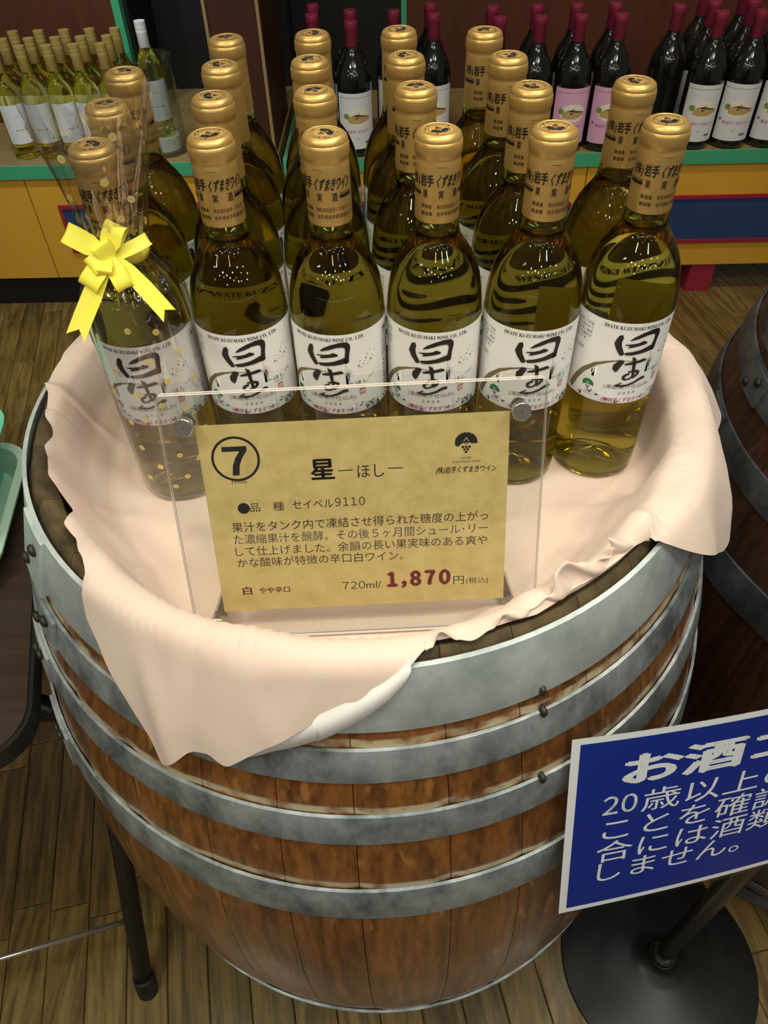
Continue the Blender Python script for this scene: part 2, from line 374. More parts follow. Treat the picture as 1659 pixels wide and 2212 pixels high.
def tree_logo(u, v, s, mi_tree, mi_dot, gap_mi, lay=2):
    """round tree with a little house in it over a bunch of six grapes; u,v = centre of the crown base, s = crown half width"""
    P = []
    for i in range(41):
        a = pi * (-0.05 + 1.1 * i / 40); r = s * (1 + 0.045 * sin(i * 2.1)); P.append((u + r * cos(a), v + 0.92 * r * sin(a) - .05 * s))
    P += [(u - 0.88 * s, v - .38 * s), (u - 0.70 * s, v - 0.46 * s), (u - 0.45 * s, v - .22 * s), (u - 0.25 * s, v - 0.12 * s), (u + 0.28 * s, v - 0.12 * s), (u + 0.62 * s, v - 0.20 * s), (u + .88 * s, v - .18 * s)]
    it = [(*poly(P), mi_tree, lay)]
    it.append((*poly([(u - .27 * s, v + .02 * s), (u, v + .42 * s), (u + .27 * s, v + .02 * s), (u + .19 * s, v + .02 * s), (u, v + .30 * s), (u - .19 * s, v + .02 * s)]), gap_mi, lay + 1))
    it.append((*rect(u - .13 * s, v - .26 * s, u + .13 * s, v - .02 * s), mi_tree, lay)); it.append((*rect(u - .05 * s, v - .26 * s, u + .05 * s, v - .06 * s), gap_mi, lay + 1))
    for k, y in ((3, -.50), (2, -.74), (1, -.98)):
        for i in range(k): it.append((*disc(u + (i - (k - 1) / 2) * .29 * s, v + y * s, .125 * s, 10), mi_dot, lay))
    return it
# ------------------------------------------------------------------ sizes shared by the barrel group
ZR, ZB, R0, RB = 0.9299, 0.8658, 0.285, 0.368
def rout(z): return RB - (RB - R0) * ((z - ZR / 2) / (ZR / 2)) ** 2
# ------------------------------------------------------------------ floor
def build_floor():
    b = B(); b.box((-3, -1.6, -0.04), (3, 4, -0.004)); fl = struct(b.obj('floor', MAT['floorbase']))
    ang = radians(-11.0); dv = Vector((-sin(ang), cos(ang), 0)); dv = Vector((-0.19, 0.98, 0)).normalized(); pv = Vector((dv.y, -dv.x, 0))
    Wd = 0.0625; cand = []
    rng = random.Random(3)
    for k in range(-34, 40):
        s = -1.4 - rng.random() * 0.5
        while s < 3.4:
            L = rng.choice((0.3, 0.42, 0.42, 0.54)); c = pv * (k * Wd + 0.02) + dv * (s + L / 2); s += L
            if not (-1.9 < c.x < 1.9 and -0.75 < c.y < 2.5): continue
            d = c - CAM; z = d.dot(fw); x = W_PX / 2 + F_PX * d.dot(r2) / z; y = H_PX / 2 - F_PX * d.dot(u2) / z
            vis = -80 < x < W_PX + 80 and 540 < y < H_PX + 160 and hypot(c.x, c.y) > 0.27 and hypot(c.x - .735, c.y - .075) > 0.25
            # what the barrel and its bottles hide anyway
            hid = (150 < x < 1430 and y < 1500) or (330 < x < 1200 and y < 2050)
            cand.append((z if (vis and not hid) else 99, c, L))
    cand.sort(key=lambda t: t[0]); rest = B(); rz = atan2(pv.y, pv.x); mesh_of = {}
    def shape(L):
        b = B(); g = 0.0006; x0, y0, e = -Wd / 2 + g, -L / 2 + g, 0.0012
        V = [(x0, y0, -0.004), (-x0, y0, -0.004), (-x0, -y0, -0.004), (x0, -y0, -0.004), (x0, y0, -e), (-x0, y0, -e), (-x0, -y0, -e), (x0, -y0, -e),
             (x0 + e, y0 + e, 0), (-x0 - e, y0 + e, 0), (-x0 - e, -y0 - e, 0), (x0 + e, -y0 - e, 0)]
        F = [(8, 9, 10, 11)]
        for k in range(4):
            j = (k + 1) % 4; F += [(k, j, 4 + j, 4 + k), (4 + k, 4 + j, 8 + j, 8 + k)]
        return V, F
    for i, (z, c, L) in enumerate(cand):
        if z < 90 and i < 295:
            if L not in mesh_of:
                o = mesh('plank', *shape(L), MAT['plank'], fl); mesh_of[L] = o.data
            else:
                o = bpy.data.objects.new('plank', mesh_of[L]); COL.objects.link(o); o.parent = fl
            o.location = c; o.rotation_euler = (0, 0, rz)
        else:
            V, F = shape(L); R = Matrix.Rotation(rz, 3, 'Z'); rest.add([R @ Vector(v) + c for v in V], F)
    r = rest.obj('planking', MAT['plank'], fl); r['kind'] = 'stuff'
build_floor()
# ------------------------------------------------------------------ barrels
HOOPS = [(0.875, 0.9275, 'hooptop'), (0.828, 0.859, 'hoop'), (0.760, 0.792, 'hoop'), (0.650, 0.695, 'hoop'),
         (0.235, 0.280, 'hoop'), (0.138, 0.170, 'hoop'), (0.071, 0.102, 'hoop'), (0.006, 0.055, 'hooptop')]
def build_barrel(loc, rz, label, lap, dark=False):
    t = thing('wine_barrel', label, 'barrel', loc, rz)
    rng = random.Random(11); N = 30; ws = [1 + rng.uniform(-.18, .18) for _ in range(N)]; tot = sum(ws); a = 0.0
    zs = [ZR * k / 14 for k in range(15)]
    prof = [(rout(z), z) for z in zs[:-1]] + [(rout(ZR - .02), ZR - .02), (R0 - .0035, ZR - .001), (R0 - 0.005, ZR), (R0 - 0.0175, ZR - 0.006), (R0 - 0.018, ZR - .010), (R0 - 0.018, ZB - 0.03)] + [(rout(z) - 0.022, z) for z in (0.7, 0.465, 0.25, 0.02)]
    for i in range(N):
        da = 2 * pi * ws[i] / tot; g = 0.0010; b = B(); C = 5; V = []
        dr = rng.uniform(-.0008, .0008)
        for c in range(C + 1):
            aa = a + g + (da - 2 * g) * c / C; e = -0.0009 if c in (0, C) else dr
            V += [((r + e) * cos(aa), (r + e) * sin(aa), z) for r, z in prof]
        k = len(prof); F = []
        for c in range(C):
            for j in range(k):
                j2 = (j + 1) % k; F.append((c * k + j, (c + 1) * k + j, (c + 1) * k + j2, c * k + j2))
        F.append(tuple(range(k))); F.append(tuple(C * k + j for j in range(k - 1, -1, -1)))
        mi = [1 if 13 < (q % k) < 19 else 0 for q in range(C * k)] + [0, 0]
        autosmooth(mesh('stave', V, F, [MAT['staveshade' if dark else 'stave'], MAT['endgrain']], t, midx=mi), 30); a += da
    b = B(); b.lathe([(0.0, ZB - 0.022), (R0 - 0.0185, ZB - 0.022), (R0 - 0.0185, ZB - 0.004), (0.0, ZB - 0.004)], 64, cap0=False, cap1=False); b.obj('head', MAT['head'], t)
    for hi, (z0, z1, mk) in enumerate(HOOPS):
        mk = 'hoopshade' if dark else mk; th = 0.0024; fl_ = 0.003 if hi == 0 else 0.0006
        P = [(rout(z0) + .0004, z0), (rout(z0) + th, z0), (rout(z0) + th + .0004, z0 + .0015), (rout(z1) + th + fl_ + .0004, z1 - .002), (rout(z1) + th + fl_, z1), (rout(z1) + fl_ * .6, z1)]
        b = B(); b.lathe(P, 128, closed=True); o = autosmooth(b.obj('hoop', MAT[mk], t), 40)
        # riveted lap joint
        al = lap + 0.05 * sin(hi * 2.1); b = B(); V = []; zl = [z0 + .001, z1 - .001]
        for c in range(7):
            aa = al + 0.16 * c / 6
            for z in zl: V += [((rout(z) + th + .0007) * cos(aa), (rout(z) + th + .0007) * sin(aa), z), ((rout(z) + th + .0030 + fl_) * cos(aa), (rout(z) + th + .0030 + fl_) * sin(aa), z)]
        F = []
        for c in range(6):
            p, q = c * 4, c * 4 + 4; F += [(p + 1, q + 1, q + 3, p + 3), (p, p + 1, q + 1, q)[::-1], (p + 2, q + 2, q + 3, p + 3)[::-1]]
        F += [(0, 1, 3, 2)[::-1], (24, 25, 27, 26)]
        b.add(V, F); b.obj('lap', MAT[mk], o)
        for dz in (0.3, 0.7):
            zc = z0 + (z1 - z0) * dz
            aa = al + 0.05 + 0.06 * (dz > .5); rr = rout(zc) + th + .0045 + fl_
            R = Vector((cos(aa), sin(aa), 0)).to_track_quat('Z', 'Y').to_matrix(); b = B()
            b.lathe([(.0055, -.0015), (.0050, .0012), (.003, .0026), (.0005, .003)], 10)
            b.V = [R @ Vector(v) + Vector((rr * cos(aa), rr * sin(aa), zc)) for v in b.V]; b.obj('rivet', MAT['rivet'], o, True)
    # hoop clips (small iron dogs) seen on the front
    for aa, zc in ((radians(-66.5), 0.878), (radians(-66.5), 0.8585), (radians(-67), 0.7915)):
        R = Vector((cos(aa), sin(aa), 0)).to_track_quat('Z', 'Y').to_matrix(); b = B()
        b.lathe([(.0034, -.003), (.0034, .003), (.0024, .0048), (.0005, .0052)], 8); rr = rout(zc) + .001
        b.V = [R @ Vector((v[0] * .8, v[1] * 1.5, v[2])) + Vector((rr * cos(aa), rr * sin(aa), zc)) for v in b.V]; b.obj('hoop_nail', MAT['rivet'], t, True)
    return t
build_barrel((0, 0, 0), 0.0, 'oak wine barrel with grey steel hoops carrying the pink cloth and bottles', radians(-153))
build_barrel((0.735, 0.075, 0), 0.0, 'oak wine barrel in dimmer light at right behind the blue notice', radians(168), True)
# ------------------------------------------------------------------ pink cloth over the barrel top
def build_cloth():
    hard = [(0.0, ZB - .0008), (0.20, ZB - .0008), (0.243, ZB - .0006), (0.256, ZB + .003), (0.2625, ZB + .018), (0.2655, ZR - .010), (0.2685, ZR + .003), (0.277, ZR + .0068)]
    softp = [(0.0, ZB - .0008), (0.19, ZB - .0008), (0.214, ZB + .0010), (0.232, ZB + .010), (0.248, ZB + .030), (0.258, ZR - .010), (0.266, ZR + .004), (0.277, ZR + .0070)]
    def path(bl, so=0.0):
        P = [(h[0] + (f[0] - h[0]) * so, h[1] + (f[1] - h[1]) * so) for h, f in zip(hard, softp)]
        std = [(0.287, ZR + .0065), (0.2935, ZR - .001)] + [(rout(ZR - d) + .0075, ZR - d) for d in (.012, .03, .05, .075, .1, .13, .17, .21)]
        blg = [(0.288, ZR + .011), (0.299, ZR + .007), (0.308, ZR - .008), (0.316, ZR - .03), (0.324, ZR - .06), (0.331, ZR - .09), (0.338, ZR - .12), (0.343, ZR - .15), (0.350, ZR - .19), (0.356, ZR - .22)]
        for s_, q in zip(std, blg): P.append((s_[0] + (q[0] - s_[0]) * bl, s_[1] + (q[1] - s_[1]) * bl))
        S = [0.0]
        for (ra, za), (rb_, zb_) in zip(P, P[1:]): S.append(S[-1] + hypot(rb_ - ra, zb_ - za))
        return P, S
    def at(P, S, s):
        for i in range(len(S) - 1):
            if s <= S[i + 1] or i == len(S) - 2:
                k = (s - S[i]) / (S[i + 1] - S[i]); return (P[i][0] + (P[i + 1][0] - P[i][0]) * k, P[i][1] + (P[i + 1][1] - P[i][1]) * k)
    EDGE = [(-196, .285, -.0), (-190, .284, .002), (-184.3, .2825, .004), (-178, .276, .005), (-172.3, .272, .004), (-169.1, .262, .004), (-167.4, .261, .004), (-163.9, .270, .004), (-159.4, .266, .004), (-156.5, .267, .004),
            (-154.9, .269, .004), (-150.9, .264, .004), (-146.4, .258, .0), (-143.7, .274, .004), (-139.3, .273, .004), (-134.5, .279, .004), (-132.2, .284, .004), (-131.0, .297, -.022),
            (-128.1, .301, -.034), (-125.9, .306, -.049), (-123.1, .310, -.062), (-119.5, .316, -.084), (-116.4, .322, -.105), (-112.4, .315, -.081), (-109.3, .313, -.073), (-107.0, .315, -.079), (-101.4, .308, -.056), (-95.1, .302, -.038),
            (-87.3, .294, -.015), (-85.5, .292, -.008), (-83.0, .287, .003), (-81.0, .2805, .006), (-78, .2795, .006), (-70, .2795, .006), (-60, .2790, .006), (-52, .2795, .006), (-47, .2805, .006), (-43.5, .285, .005), (-38.5, .299, -.016), (-30, .318, -.055), (-22, .328, -.095), (-15.5, .332, -.118),
            (-8, .327, -.085), (0, .322, -.06), (10, .322, -.05), (20, .316, -.04), (35, .31, -.04), (60, .30, -.03), (90, .30, -.03), (120, .298, -.02), (150, .288, .002), (164, .285, 0)]
    def bulge(d):
        d = (d + 180) % 360 - 180
        return max(0.0, min(1.0, (d + 42) / 10)) * max(0.0, min(1.0, (50 - d) / 20))
    def soft(d):
        d = (d + 180) % 360 - 180; d = d - 360 if d > 0 else d
        return max(max(0.0, min(1.0, (-118 - d) / 18)) * max(0.0, min(1.0, (d + 225) / 20)), max(0.0, min(1.0, (d + 80) / 14)) * max(0.0, min(1.0, (-19 - d) / 8)))
    NT, NS = 900, 58; V = []; F = []; rng = random.Random(5)
    ends = []
    for d, r, z in EDGE:
        P, S = path(bulge(d), soft(d)); best = min(((hypot(at(P, S, s)[0] - r, at(P, S, s)[1] - (ZR + z)), s) for s in [0.2 + .0008 * k for k in range(350)]))
        ends.append((d, best[1]))
    def endl(d):
        while d < ends[0][0]: d += 360
        while d > ends[0][0] + 360: d -= 360
        E = ends + [(ends[0][0] + 360, ends[0][1])]
        for (a, s0), (b, s1) in zip(E, E[1:]):
            if a <= d <= b: return s0 + (s1 - s0) * (d - a) / (b - a)
    el = [endl(-180 + 360 * i / NT) for i in range(NT)]
    for it in range(1): el = [(el[i - 1] + 2 * el[i] + el[(i + 1) % NT]) / 4 for i in range(NT)]
    for i in range(NT):
        d = -180 + 360 * i / NT; a = radians(d); so = soft(d); P, S = path(bulge(d), so)
        for j in range(NS + 1):
            t = j / NS; s = el[i] * t; r, z = at(P, S, s)
            e = max(0.0, (s - .20) / .12); fr = max(0.0, min(1.0, (t - .8) / .2))
            # folds: soft radial rolls that grow outward; frill along the cut edge on the near right; side rolls on the hanging corners
            roll = 0.0020 * e * (sin(7 * a + 1.3) + .7 * sin(13 * a + .4)) + .0010 * e * sin(23 * a)
            if so > 0 and r < .279:
                w_ = so * max(0.0, min(1.0, (s - .205) / .05)); b1 = sin(9.5 * a + 26 * s + .6); b2 = sin(21 * a - 30 * s + 2.0)
                roll += w_ * (.0050 * max(0, b1) ** 2 + .0022 * max(0, b2))
            if -130 < d < -84 and r < .285: roll += .0035 * max(0.0, 1 - abs(s - (.262 + .0007 * (d + 107))) / .016) * min(1, (d + 130) / 12) * min(1, (-84 - d) / 10)
            if d > -84 and so > 0 and r < .279: roll += so * max(0.0, min(1.0, (s - .215) / .05)) * .0085 * max(0, sin(16 * a + 1.1)) ** 2
            fl = 0.0
            if -175 < d < -131: fl += .004 * fr * (0.5 + .5 * sin((d + 175) * .5))
            hang = max(0.0, (ZR - z) / .06) if r > .285 else 0.0
            if r > .285: r += max(0, .0040 * min(1.0, hang) * (sin(9 * a + .8) + 0.4 * sin(19 * a)) + .0030 * min(1, hang)) + .9 * max(0, roll)
            if r > .285 and -131 < d < -88:
                for d0, sl, am in ((-121, 9, .0042), (-113, -3, .0034), (-104, 6, .0030), (-97, -5, .0024)): r += am * min(1, hang * 1.4) * math.exp(-((d - d0 - sl * hang * .5) / 2.3) ** 2)
            elif s > .19 and r <= .285: z += max(roll, -.0004) + fl
            if 45 > d > -42 and r > .285: r += .007 * min(1, hang) * (0.3 + sin(17 * a + .5))
            V.append((r * cos(a), r * sin(a), z))
    for i in range(NT):
        i2 = (i + 1) % NT
        for j in range(NS):
            p, q = i * (NS + 1) + j, i2 * (NS + 1) + j
            F.append((p + 1, q + 1, q)) if j == 0 else F.append((p, p + 1, q + 1, q))
    o = mesh('tablecloth', V, F, MAT['cloth'], None, True); tag(o, 'pale pink cloth draped over the barrel top with a hanging corner', 'tablecloth')
    # cut edge turned up along the near right rim: a wavy frill standing on the stave ends
    MEAS = [(-84.0, .2875), (-83.0, .287), (-81.0, .283), (-79.2, .2725), (-77.4, .281), (-75.6, .284), (-72.5, .280), (-69.3, .271), (-65.6, .276), (-62.2, .272), (-58.6, .259), (-56.2, .256), (-54.5, .262), (-52.8, .267), (-50.2, .273), (-48.6, .268), (-47.2, .261), (-45.6, .272), (-43.5, .284)]
    def meas(d):
        for (a0, r0_), (a1, r1_) in zip(MEAS, MEAS[1:]):
            if a0 <= d <= a1: k = (d - a0) / (a1 - a0); k = k * k * (3 - 2 * k); return r0_ + (r1_ - r0_) * k
        return .285
    n = 260; V = []; F = []; NV = 6
    for k in range(n + 1):
        d = -81.8 + 38.3 * k / n; rm = meas(d); a = radians(d); dz = max(.0012, (.2825 - rm) * 1.05)
        pm = Vector((rm * cos(a), rm * sin(a), ZR + .004)); tp = pm + (CAM - pm) * (dz / (CAM.z - pm.z)); bt = Vector((.2795 * cos(a), .2795 * sin(a), ZR + .0062))
        bl_ = Vector((cos(a), sin(a), 0)) * (.004 * sin(.9 * d) * min(1, dz / .01))
        for j in range(NV + 1):
            t = j / NV; V.append(bt + (tp - bt) * t + bl_ * sin(pi * t))
    for k in range(n):
        for j in range(NV): p = k * (NV + 1) + j; q = p + NV + 1; F.append((p, q, q + 1, p + 1))
    h = mesh('frill', V, F, MAT['cloth'], o, True); md = h.modifiers.new('t', 'SOLIDIFY'); md.thickness = .0009
    # folded white underside showing along the front edge
    V = []; F = []; n = 60
    for k in range(n + 1):
        d = -107.6 + (-84.0 + 107.6) * k / n; i = int(round((d + 180) / 360 * NT)); P, S = path(0, soft(d))
        for q in (-.006, .0005 + .0135 * max(0.0, sin(pi * k / n)) ** .6):
            r, z = at(P, S, el[i] + q); a = radians(d); r += (.0026 if q > 0 else .0006); V.append((r * cos(a), r * sin(a), z))
    F = [(2 * k, 2 * k + 1, 2 * k + 3, 2 * k + 2) for k in range(n)]
    h = mesh('hem', V, F, MAT['clothback'], o, True); h['label'] = 'whitish underside of the folded hem'
    sd = h.modifiers.new('t', 'SOLIDIFY'); sd.thickness = .0006
build_cloth()
# ------------------------------------------------------------------ the wine bottles on the barrel
BP = [(.0300, .0), (.0335, .0012), (.0358, .006), (.0366, .014), (.0367, .10), (.0367, .160), (.0361, .1730), (.0352, .1810), (.0336, .1895), (.0310, .1975), (.0277, .2050), (.0240, .2110), (.0204, .2160), (.0177, .2205), (.0162, .2260), (.0154, .2340), (.0150, .2600), (.0148, .2760)]
BH = .2917
def bottle_glass():
    b = B(); n = 56
    out = [(.0004, .020), (.010, .0175), (.020, .008), (.026, .0015)] + BP + [(.0148, .288), (.0004, .288)]
    b.lathe(out, n, cap0=False, cap1=False)
    # empty neck above the wine: an inner surface facing the air inside
    cav = [(.0004, .2215), (.0140, .2215), (.0136, .2265), (.0128, .2340), (.0120, .2600), (.0115, .270), (.0004, .270)]
    k = len(b.F); b.lathe(cav, n, cap0=False, cap1=False); b.F[k:] = [f[::-1] for f in b.F[k:]]
    return b
def wine_mesh():
    b = B(); P = [(.0004, .0245), (.010, .0220), (.020, .0125), (.026, .0070), (.0305, .0062), (.0332, .0100), (.0336, .016), (.0337, .160), (.0331, .1725), (.0322, .1803), (.0306, .1885), (.0280, .1962), (.0247, .2036), (.0211, .2094), (.0176, .2143), (.0152, .2186), (.0146, .2210), (.0004, .2208)]
    return b.lathe(P, 56, cap0=False, cap1=False)
def ux(x, y):  # points read off the label print: picture offset -> mm on the paper
    return x, y
STAR = [
 [(800,595),(830,585),(836,610),(818,650),(817,690),(836,755),(815,770),(795,768),(768,715),(756,665),(775,630)],
 [(885,632),(930,600),(1000,570),(1080,550),(1140,549),(1160,572),(1155,605),(1132,655),(1105,735),(1075,745),(1062,730),(1085,680),(1105,630),(1110,602),(1092,592),(1040,594),(960,618),(900,634)],
 [(835,752),(848,740),(900,735),(980,720),(1075,690),(1100,702),(1105,732),(1060,742),(1000,752),(900,766),(850,766)],
 [(845,668),(920,662),(965,655),(1000,640),(1035,655),(1030,670),(1000,676),(950,686),(890,697),(865,697),(885,680),(845,674)],
 [(795,810),(832,812),(836,830),(805,870),(778,910),(760,928),(740,915),(732,890),(745,865),(770,835)],
 [(835,845),(880,832),(950,820),(1010,808),(1035,820),(1022,835),(950,846),(880,856),(840,858)],
 [(905,780),(940,800),(935,850),(926,900),(921,960),(912,990),(890,986),(896,930),(901,870),(905,820)],
 [(808,985),(815,960),(840,942),(882,930),(876,950),(846,962),(834,978),(842,988),(866,986),(892,966),(905,972),(880,996),(845,1005),(818,1002)],
 [(862,918),(930,905),(968,918),(964,948),(935,975),(902,988),(902,972),(930,954),(938,934),(915,926),(870,930)],
 [(740,1055),(800,1025),(812,1030),(780,1048),(850,1045),(920,1020),(965,995),(1000,985),(1025,990),(1020,1012),(970,1020),(920,1042),(860,1060),(800,1070),(755,1065)]]
def star_strokes():
    # the brush-written character, laid out in the label's own millimetres
    out = []
    for s in STAR:
        P = []
        for x, y in s:
            v = 150.0 - (y - 600) * (46.5 / 470) + 0.0
            u = (x - 955 + (y - 660) * .235) * (33.0 / 365)
            P.append((u, v + 1.2 * (u / 16) ** 2 * 0))
        out.append(poly(P))
    return out
def label_items():
    it = []; I = dict(label=0, ink=1, grey=2, arc=3, magenta=4, seal_red=5, green=6, violet=7, pale=8, hills=9)
    u0, u1 = -92, 104
    it.append((*rect(u0, 87.0, u1, 161.3), 0, 1))
    arc = [(-50.5, 91.5), (-45, 104), (-39, 113), (-29.6, 121.9), (-21, 126.2), (-12.5, 128.6), (0, 128.3), (14, 126.3)]
    th = [5.0, 4.6, 4.0, 3.0, 2.1, 1.3, .7, .3]
    it.append((*poly([(-48, 87.2), (-43.5, 97), (-37, 109), (-28, 118.2), (-12, 126), (14, 125.5), (60, 112), (60, 87.2)]), 8, 2))
    it.append((*poly([(-44, 87.2), (-36, 93), (-28, 97), (-22, 94), (-14, 92), (-6, 90), (-2, 87.2)]), 9, 3))
    it.append((*poly([(10, 87.2), (16, 94), (19, 99), (21, 93), (24, 97), (27, 92), (34, 95), (42, 90), (50, 92), (58, 87.2)]), 9, 3))
    up_, lo = [], []
    for (u, v), t_ in zip(arc, th): up_.append((u, v + t_ * .15)); lo.append((u + t_ * .75, v - t_ * .45))
    for k in range(len(arc) - 1): it.append(([up_[k], lo[k], lo[k + 1], up_[k + 1]], [(0, 1, 2, 3)], 3, 4))
    it.append((*text('𝐈𝐖𝐀𝐓𝐄 𝐊𝐔𝐙𝐔𝐌𝐀𝐊𝐈 𝐖𝐈𝐍𝐄 𝐂𝐎., 𝐋𝐓𝐃.', -28, 28.5, 155.8, 4.2, -.012), 1, 4))
    for V, F in star_strokes(): it.append((V, F, 1, 5))
    for k in range(14):
        a = 2 * pi * k / 14; L = (9.5 if k % 7 in (3, ) else 5.2) if k % 2 else 4.2
        if k in (3, 4, 10, 11): L = 9 if k in (4, 11) else 6
        it.append((*line(14 + .5 * cos(a), 126 + .5 * sin(a), 14 + L * .8 * cos(a), 126 + L * sin(a), .22), 2, 4))
    it.append((*disc(14, 126, .9, 8), 3, 4))
    for u, v, r in ((22.9, 131.5, .9), (25.2, 129.8, .5), (27, 132, .5), (24, 136.0, .5), (29.5, 137, .7), (31, 140, .5), (34, 134, .9), (36.5, 136, .5), (33, 143, .45), (38, 141, .5), (28, 134.2, .4), (31, 131, .5)): it.append((*disc(u, v, r, 7), 2, 4))
    it.append((*line(13.2, 116.2, 18, 117, .45), 1, 4)); it.append((*text('ほし', 19.5, 30, 114.6, 4.4), 1, 4)); it.append((*line(31, 117.8, 37, 120.2, .45), 1, 4))
    it.append((*text('Stern', 20.5, 28.5, 111.6, 2.6, 0, .2), 2, 4))
    it.append((*rect(22.4, 104.2, 27.6, 110), 5, 4)); it.append((*text('葡萄', 22.9, 27.2, 105.2, 4.4), 0, 5))
    it.append((*text('|凍結果汁仕込み|', -18.5, 19.0, 101.6, 4.6), 2, 4)); it.append((*text('2 0 2 4', -6.6, 7.2, 96.2, 3.9), 2, 4))
    it.append((*text('(株)岩手くずまきワイン', -19, 20.5, 88.7, 4.6, .012, .12), 4, 4))
    it.append((*text('日本ワイン', 26.8, 40.5, 92.2, 3.2), 1, 4)); it.append((*text('果実酒', 26.8, 41.5, 88.0, 4.4, .01), 1, 4))
    it += tree_logo(-31.5, 101.2, 5.0, 6, 7, 8, 4)
    it.append((*text('IWATE', -33.8, -29.4, 93.3, 1.5), 7, 4)); it.append((*text('KUZUMAKI WINE', -37, -26.4, 91.4, 1.5), 7, 4))
    for k, s in enumerate(('凍結濃縮した果汁を用いて低温', '醗酵した白ワインに合わせて', 'うまみとコクのある味、酵母', 'の香りとさわやかな酸味が', '特徴のワインです。')):
        it.append((*text(s, -74, -36.5 - 2.6 * (k == 4), 152.6 - 3.7 * k, 2.8), 2, 4))
    it.append((*text('葛巻町山ぶどう部会', -70, -42, 129.5, 3.2), 2, 4))
    # boxed panel of small print on the right
    for q in (line(48.5, 155, 48.5, 127, .35), line(48.5, 155, 74, 155, .35), line(74, 155, 74, 127, .35), line(48.5, 127, 74, 127, .35)): it.append((*q, 2, 4))
    for k, s in enumerate(('果実酒', '品目:果実酒', 'アルコール分', '原材料名:ぶどう', '内容量720ml', '製造者 岩手県', '葛巻町江刈')):
        it.append((*text(s, 50, 72 - (6 if k in (0, 6) else 0), 150.8 - 3.7 * k, 2.9), 1, 4))
    it.append((*disc(53, 152.2, 2.0, 10), 6, 5))
    for k in range(9):
        it.append((*text(('●お酒は二十歳になってから', '●妊娠中や授乳期の飲酒は', '　胎児に影響する恐れが', '●冷暗所に保存して下さい', '●開栓後はお早めに', '●飲酒運転は法律で', '　禁じられています', '●空びんはお取扱いに', '　ご注意下さい')[k], 50, 76, 122.4 - 3.9 * k, 3.0), 1, 4))
    return it
LAB_M = ['label', 'ink', 'grey', 'arc', 'magenta', 'seal_red', 'green', 'violet', 'pale', 'hills']
def capsule_mesh():
    b = B(); n = 48
    P = [(.0150, .2347), (.0155, .2346), (.0156, .2360), (.0154, .2700), (.0153, .2752), (.0150, .2762), (.0156, .2778), (.0161, .2800), (.0161, .2846), (.0157, .2864), (.01525, .2868), (.0153, .2880), (.0147, .2896), (.0135, .2908), (.0122, .2914), (.0118, .2911), (.0004, .2911)]
    rng = random.Random(2)
    b.lathe(P, n, cap0=False, cap1=False)
    b.V = [(x * (1 + .006 * sin(5 * atan2(y, x) + 90 * z)), y * (1 + .006 * sin(4 * atan2(y, x) + 60 * z)), z) if .2755 < z < .289 else (x, y, z) for x, y, z in b.V]
    it = []; k = 1000 * .0155 * pi / 180
    def tx(s, a0, a1, v, h, bold=0, sh=0): it.append((*text(s, a0 * k, a1 * k, v, h, bold, sh), 1, 1))
    tx('(株)', -92, -59, 260.6, 8.0, .01); tx('岩手', -56, -19, 260.6, 8.6, .03); tx('くずまきワイン', -14, 84, 260.4, 8.8, .035, .22)
    tx('果', -48, -34, 252.6, 6.2, .012); tx('実', -7, 7, 252.6, 6.2, .012); tx('酒', 31, 46, 252.6, 6.2, .012)
    it.append((*rect(52 * k, 253.6, 92 * k, 255.8), 1, 1)); it.append((*rect(52 * k, 256.6, 92 * k, 257.0), 1, 1))
    it.append((*rect(-98 * k, 253.6, -55 * k, 255.8), 1, 1)); it.append((*rect(-98 * k, 256.6, -55 * k, 257.0), 1, 1))
    tx('製造者', -52, -23, 245.4, 3.0, .01); tx('株式会社岩手くずまきワイン', -10, 95, 245.4, 3.2, .008); tx('製造場', -52, -22, 240.4, 3.0, .01); tx('岩手県岩手郡葛巻町江刈', -10, 95, 240.4, 3.2, .008)
    # flat dark line painting the shade of the crease under the lip
    it.append((*line(-14 * k, 272.9, 12 * k, 272.6, .25), 1, 1))
    q = wrap(it, .0156, 1.6, .00012)
    return b.add(q.V, q.F, 1)
def seal_mesh():
    it = [(*disc(0, 0, 11.0, 32), 0, 0)]
    it.append((*ring(0, 0, 10.2, .35, 40), 1, 1)); it.append((*ring(0, 0, 7.4, .3, 40), 1, 1))
    P = [(6.2 * cos(a) * (1 + .06 * sin(9 * a)), 1.2 + 4.6 * sin(a) * (1 + .06 * sin(7 * a))) for a in [pi * (i / 24) for i in range(25)]] + [(-4.5, -.6), (-2, .6), (2, .6), (4.5, -.6)]
    it.append((*poly(P), 1, 2)); it.append((*poly([(-1.6, 1.2), (0, 3.6), (1.6, 1.2), (1, 1.2), (0, 2.6), (-1, 1.2)]), 0, 3))
    for k, y in ((3, -1.4), (2, -2.8), (1, -4.2)):
        for i in range(k): it.append((*disc((i - (k - 1) / 2) * 1.6, y, .68, 8), 1, 2))
    for s, a0 in (('IWATE KUZUMAKI WINE', 200), ('IWATE', 60)):
        for i, ch in enumerate(s):
            if ch == ' ': continue
            V, F = text(ch, -.5, .5, -.7, 1.7); a = radians(a0 - i * 11) if a0 == 60 else radians(a0 + i * 8.2); rr = 8.7
            rot = a - pi / 2 if a0 == 60 else a + pi / 2
            it.append(([(rr * cos(a) + x * cos(rot) - y * sin(rot), rr * sin(a) + x * sin(rot) + y * cos(rot)) for x, y in V], F, 1, 2))
    b = flat(it, .00008); b.V = [(x, y, z + .2912) for x, y, z in b.V]; return b
GRP = 'gold capped white wine bottles on the barrel'
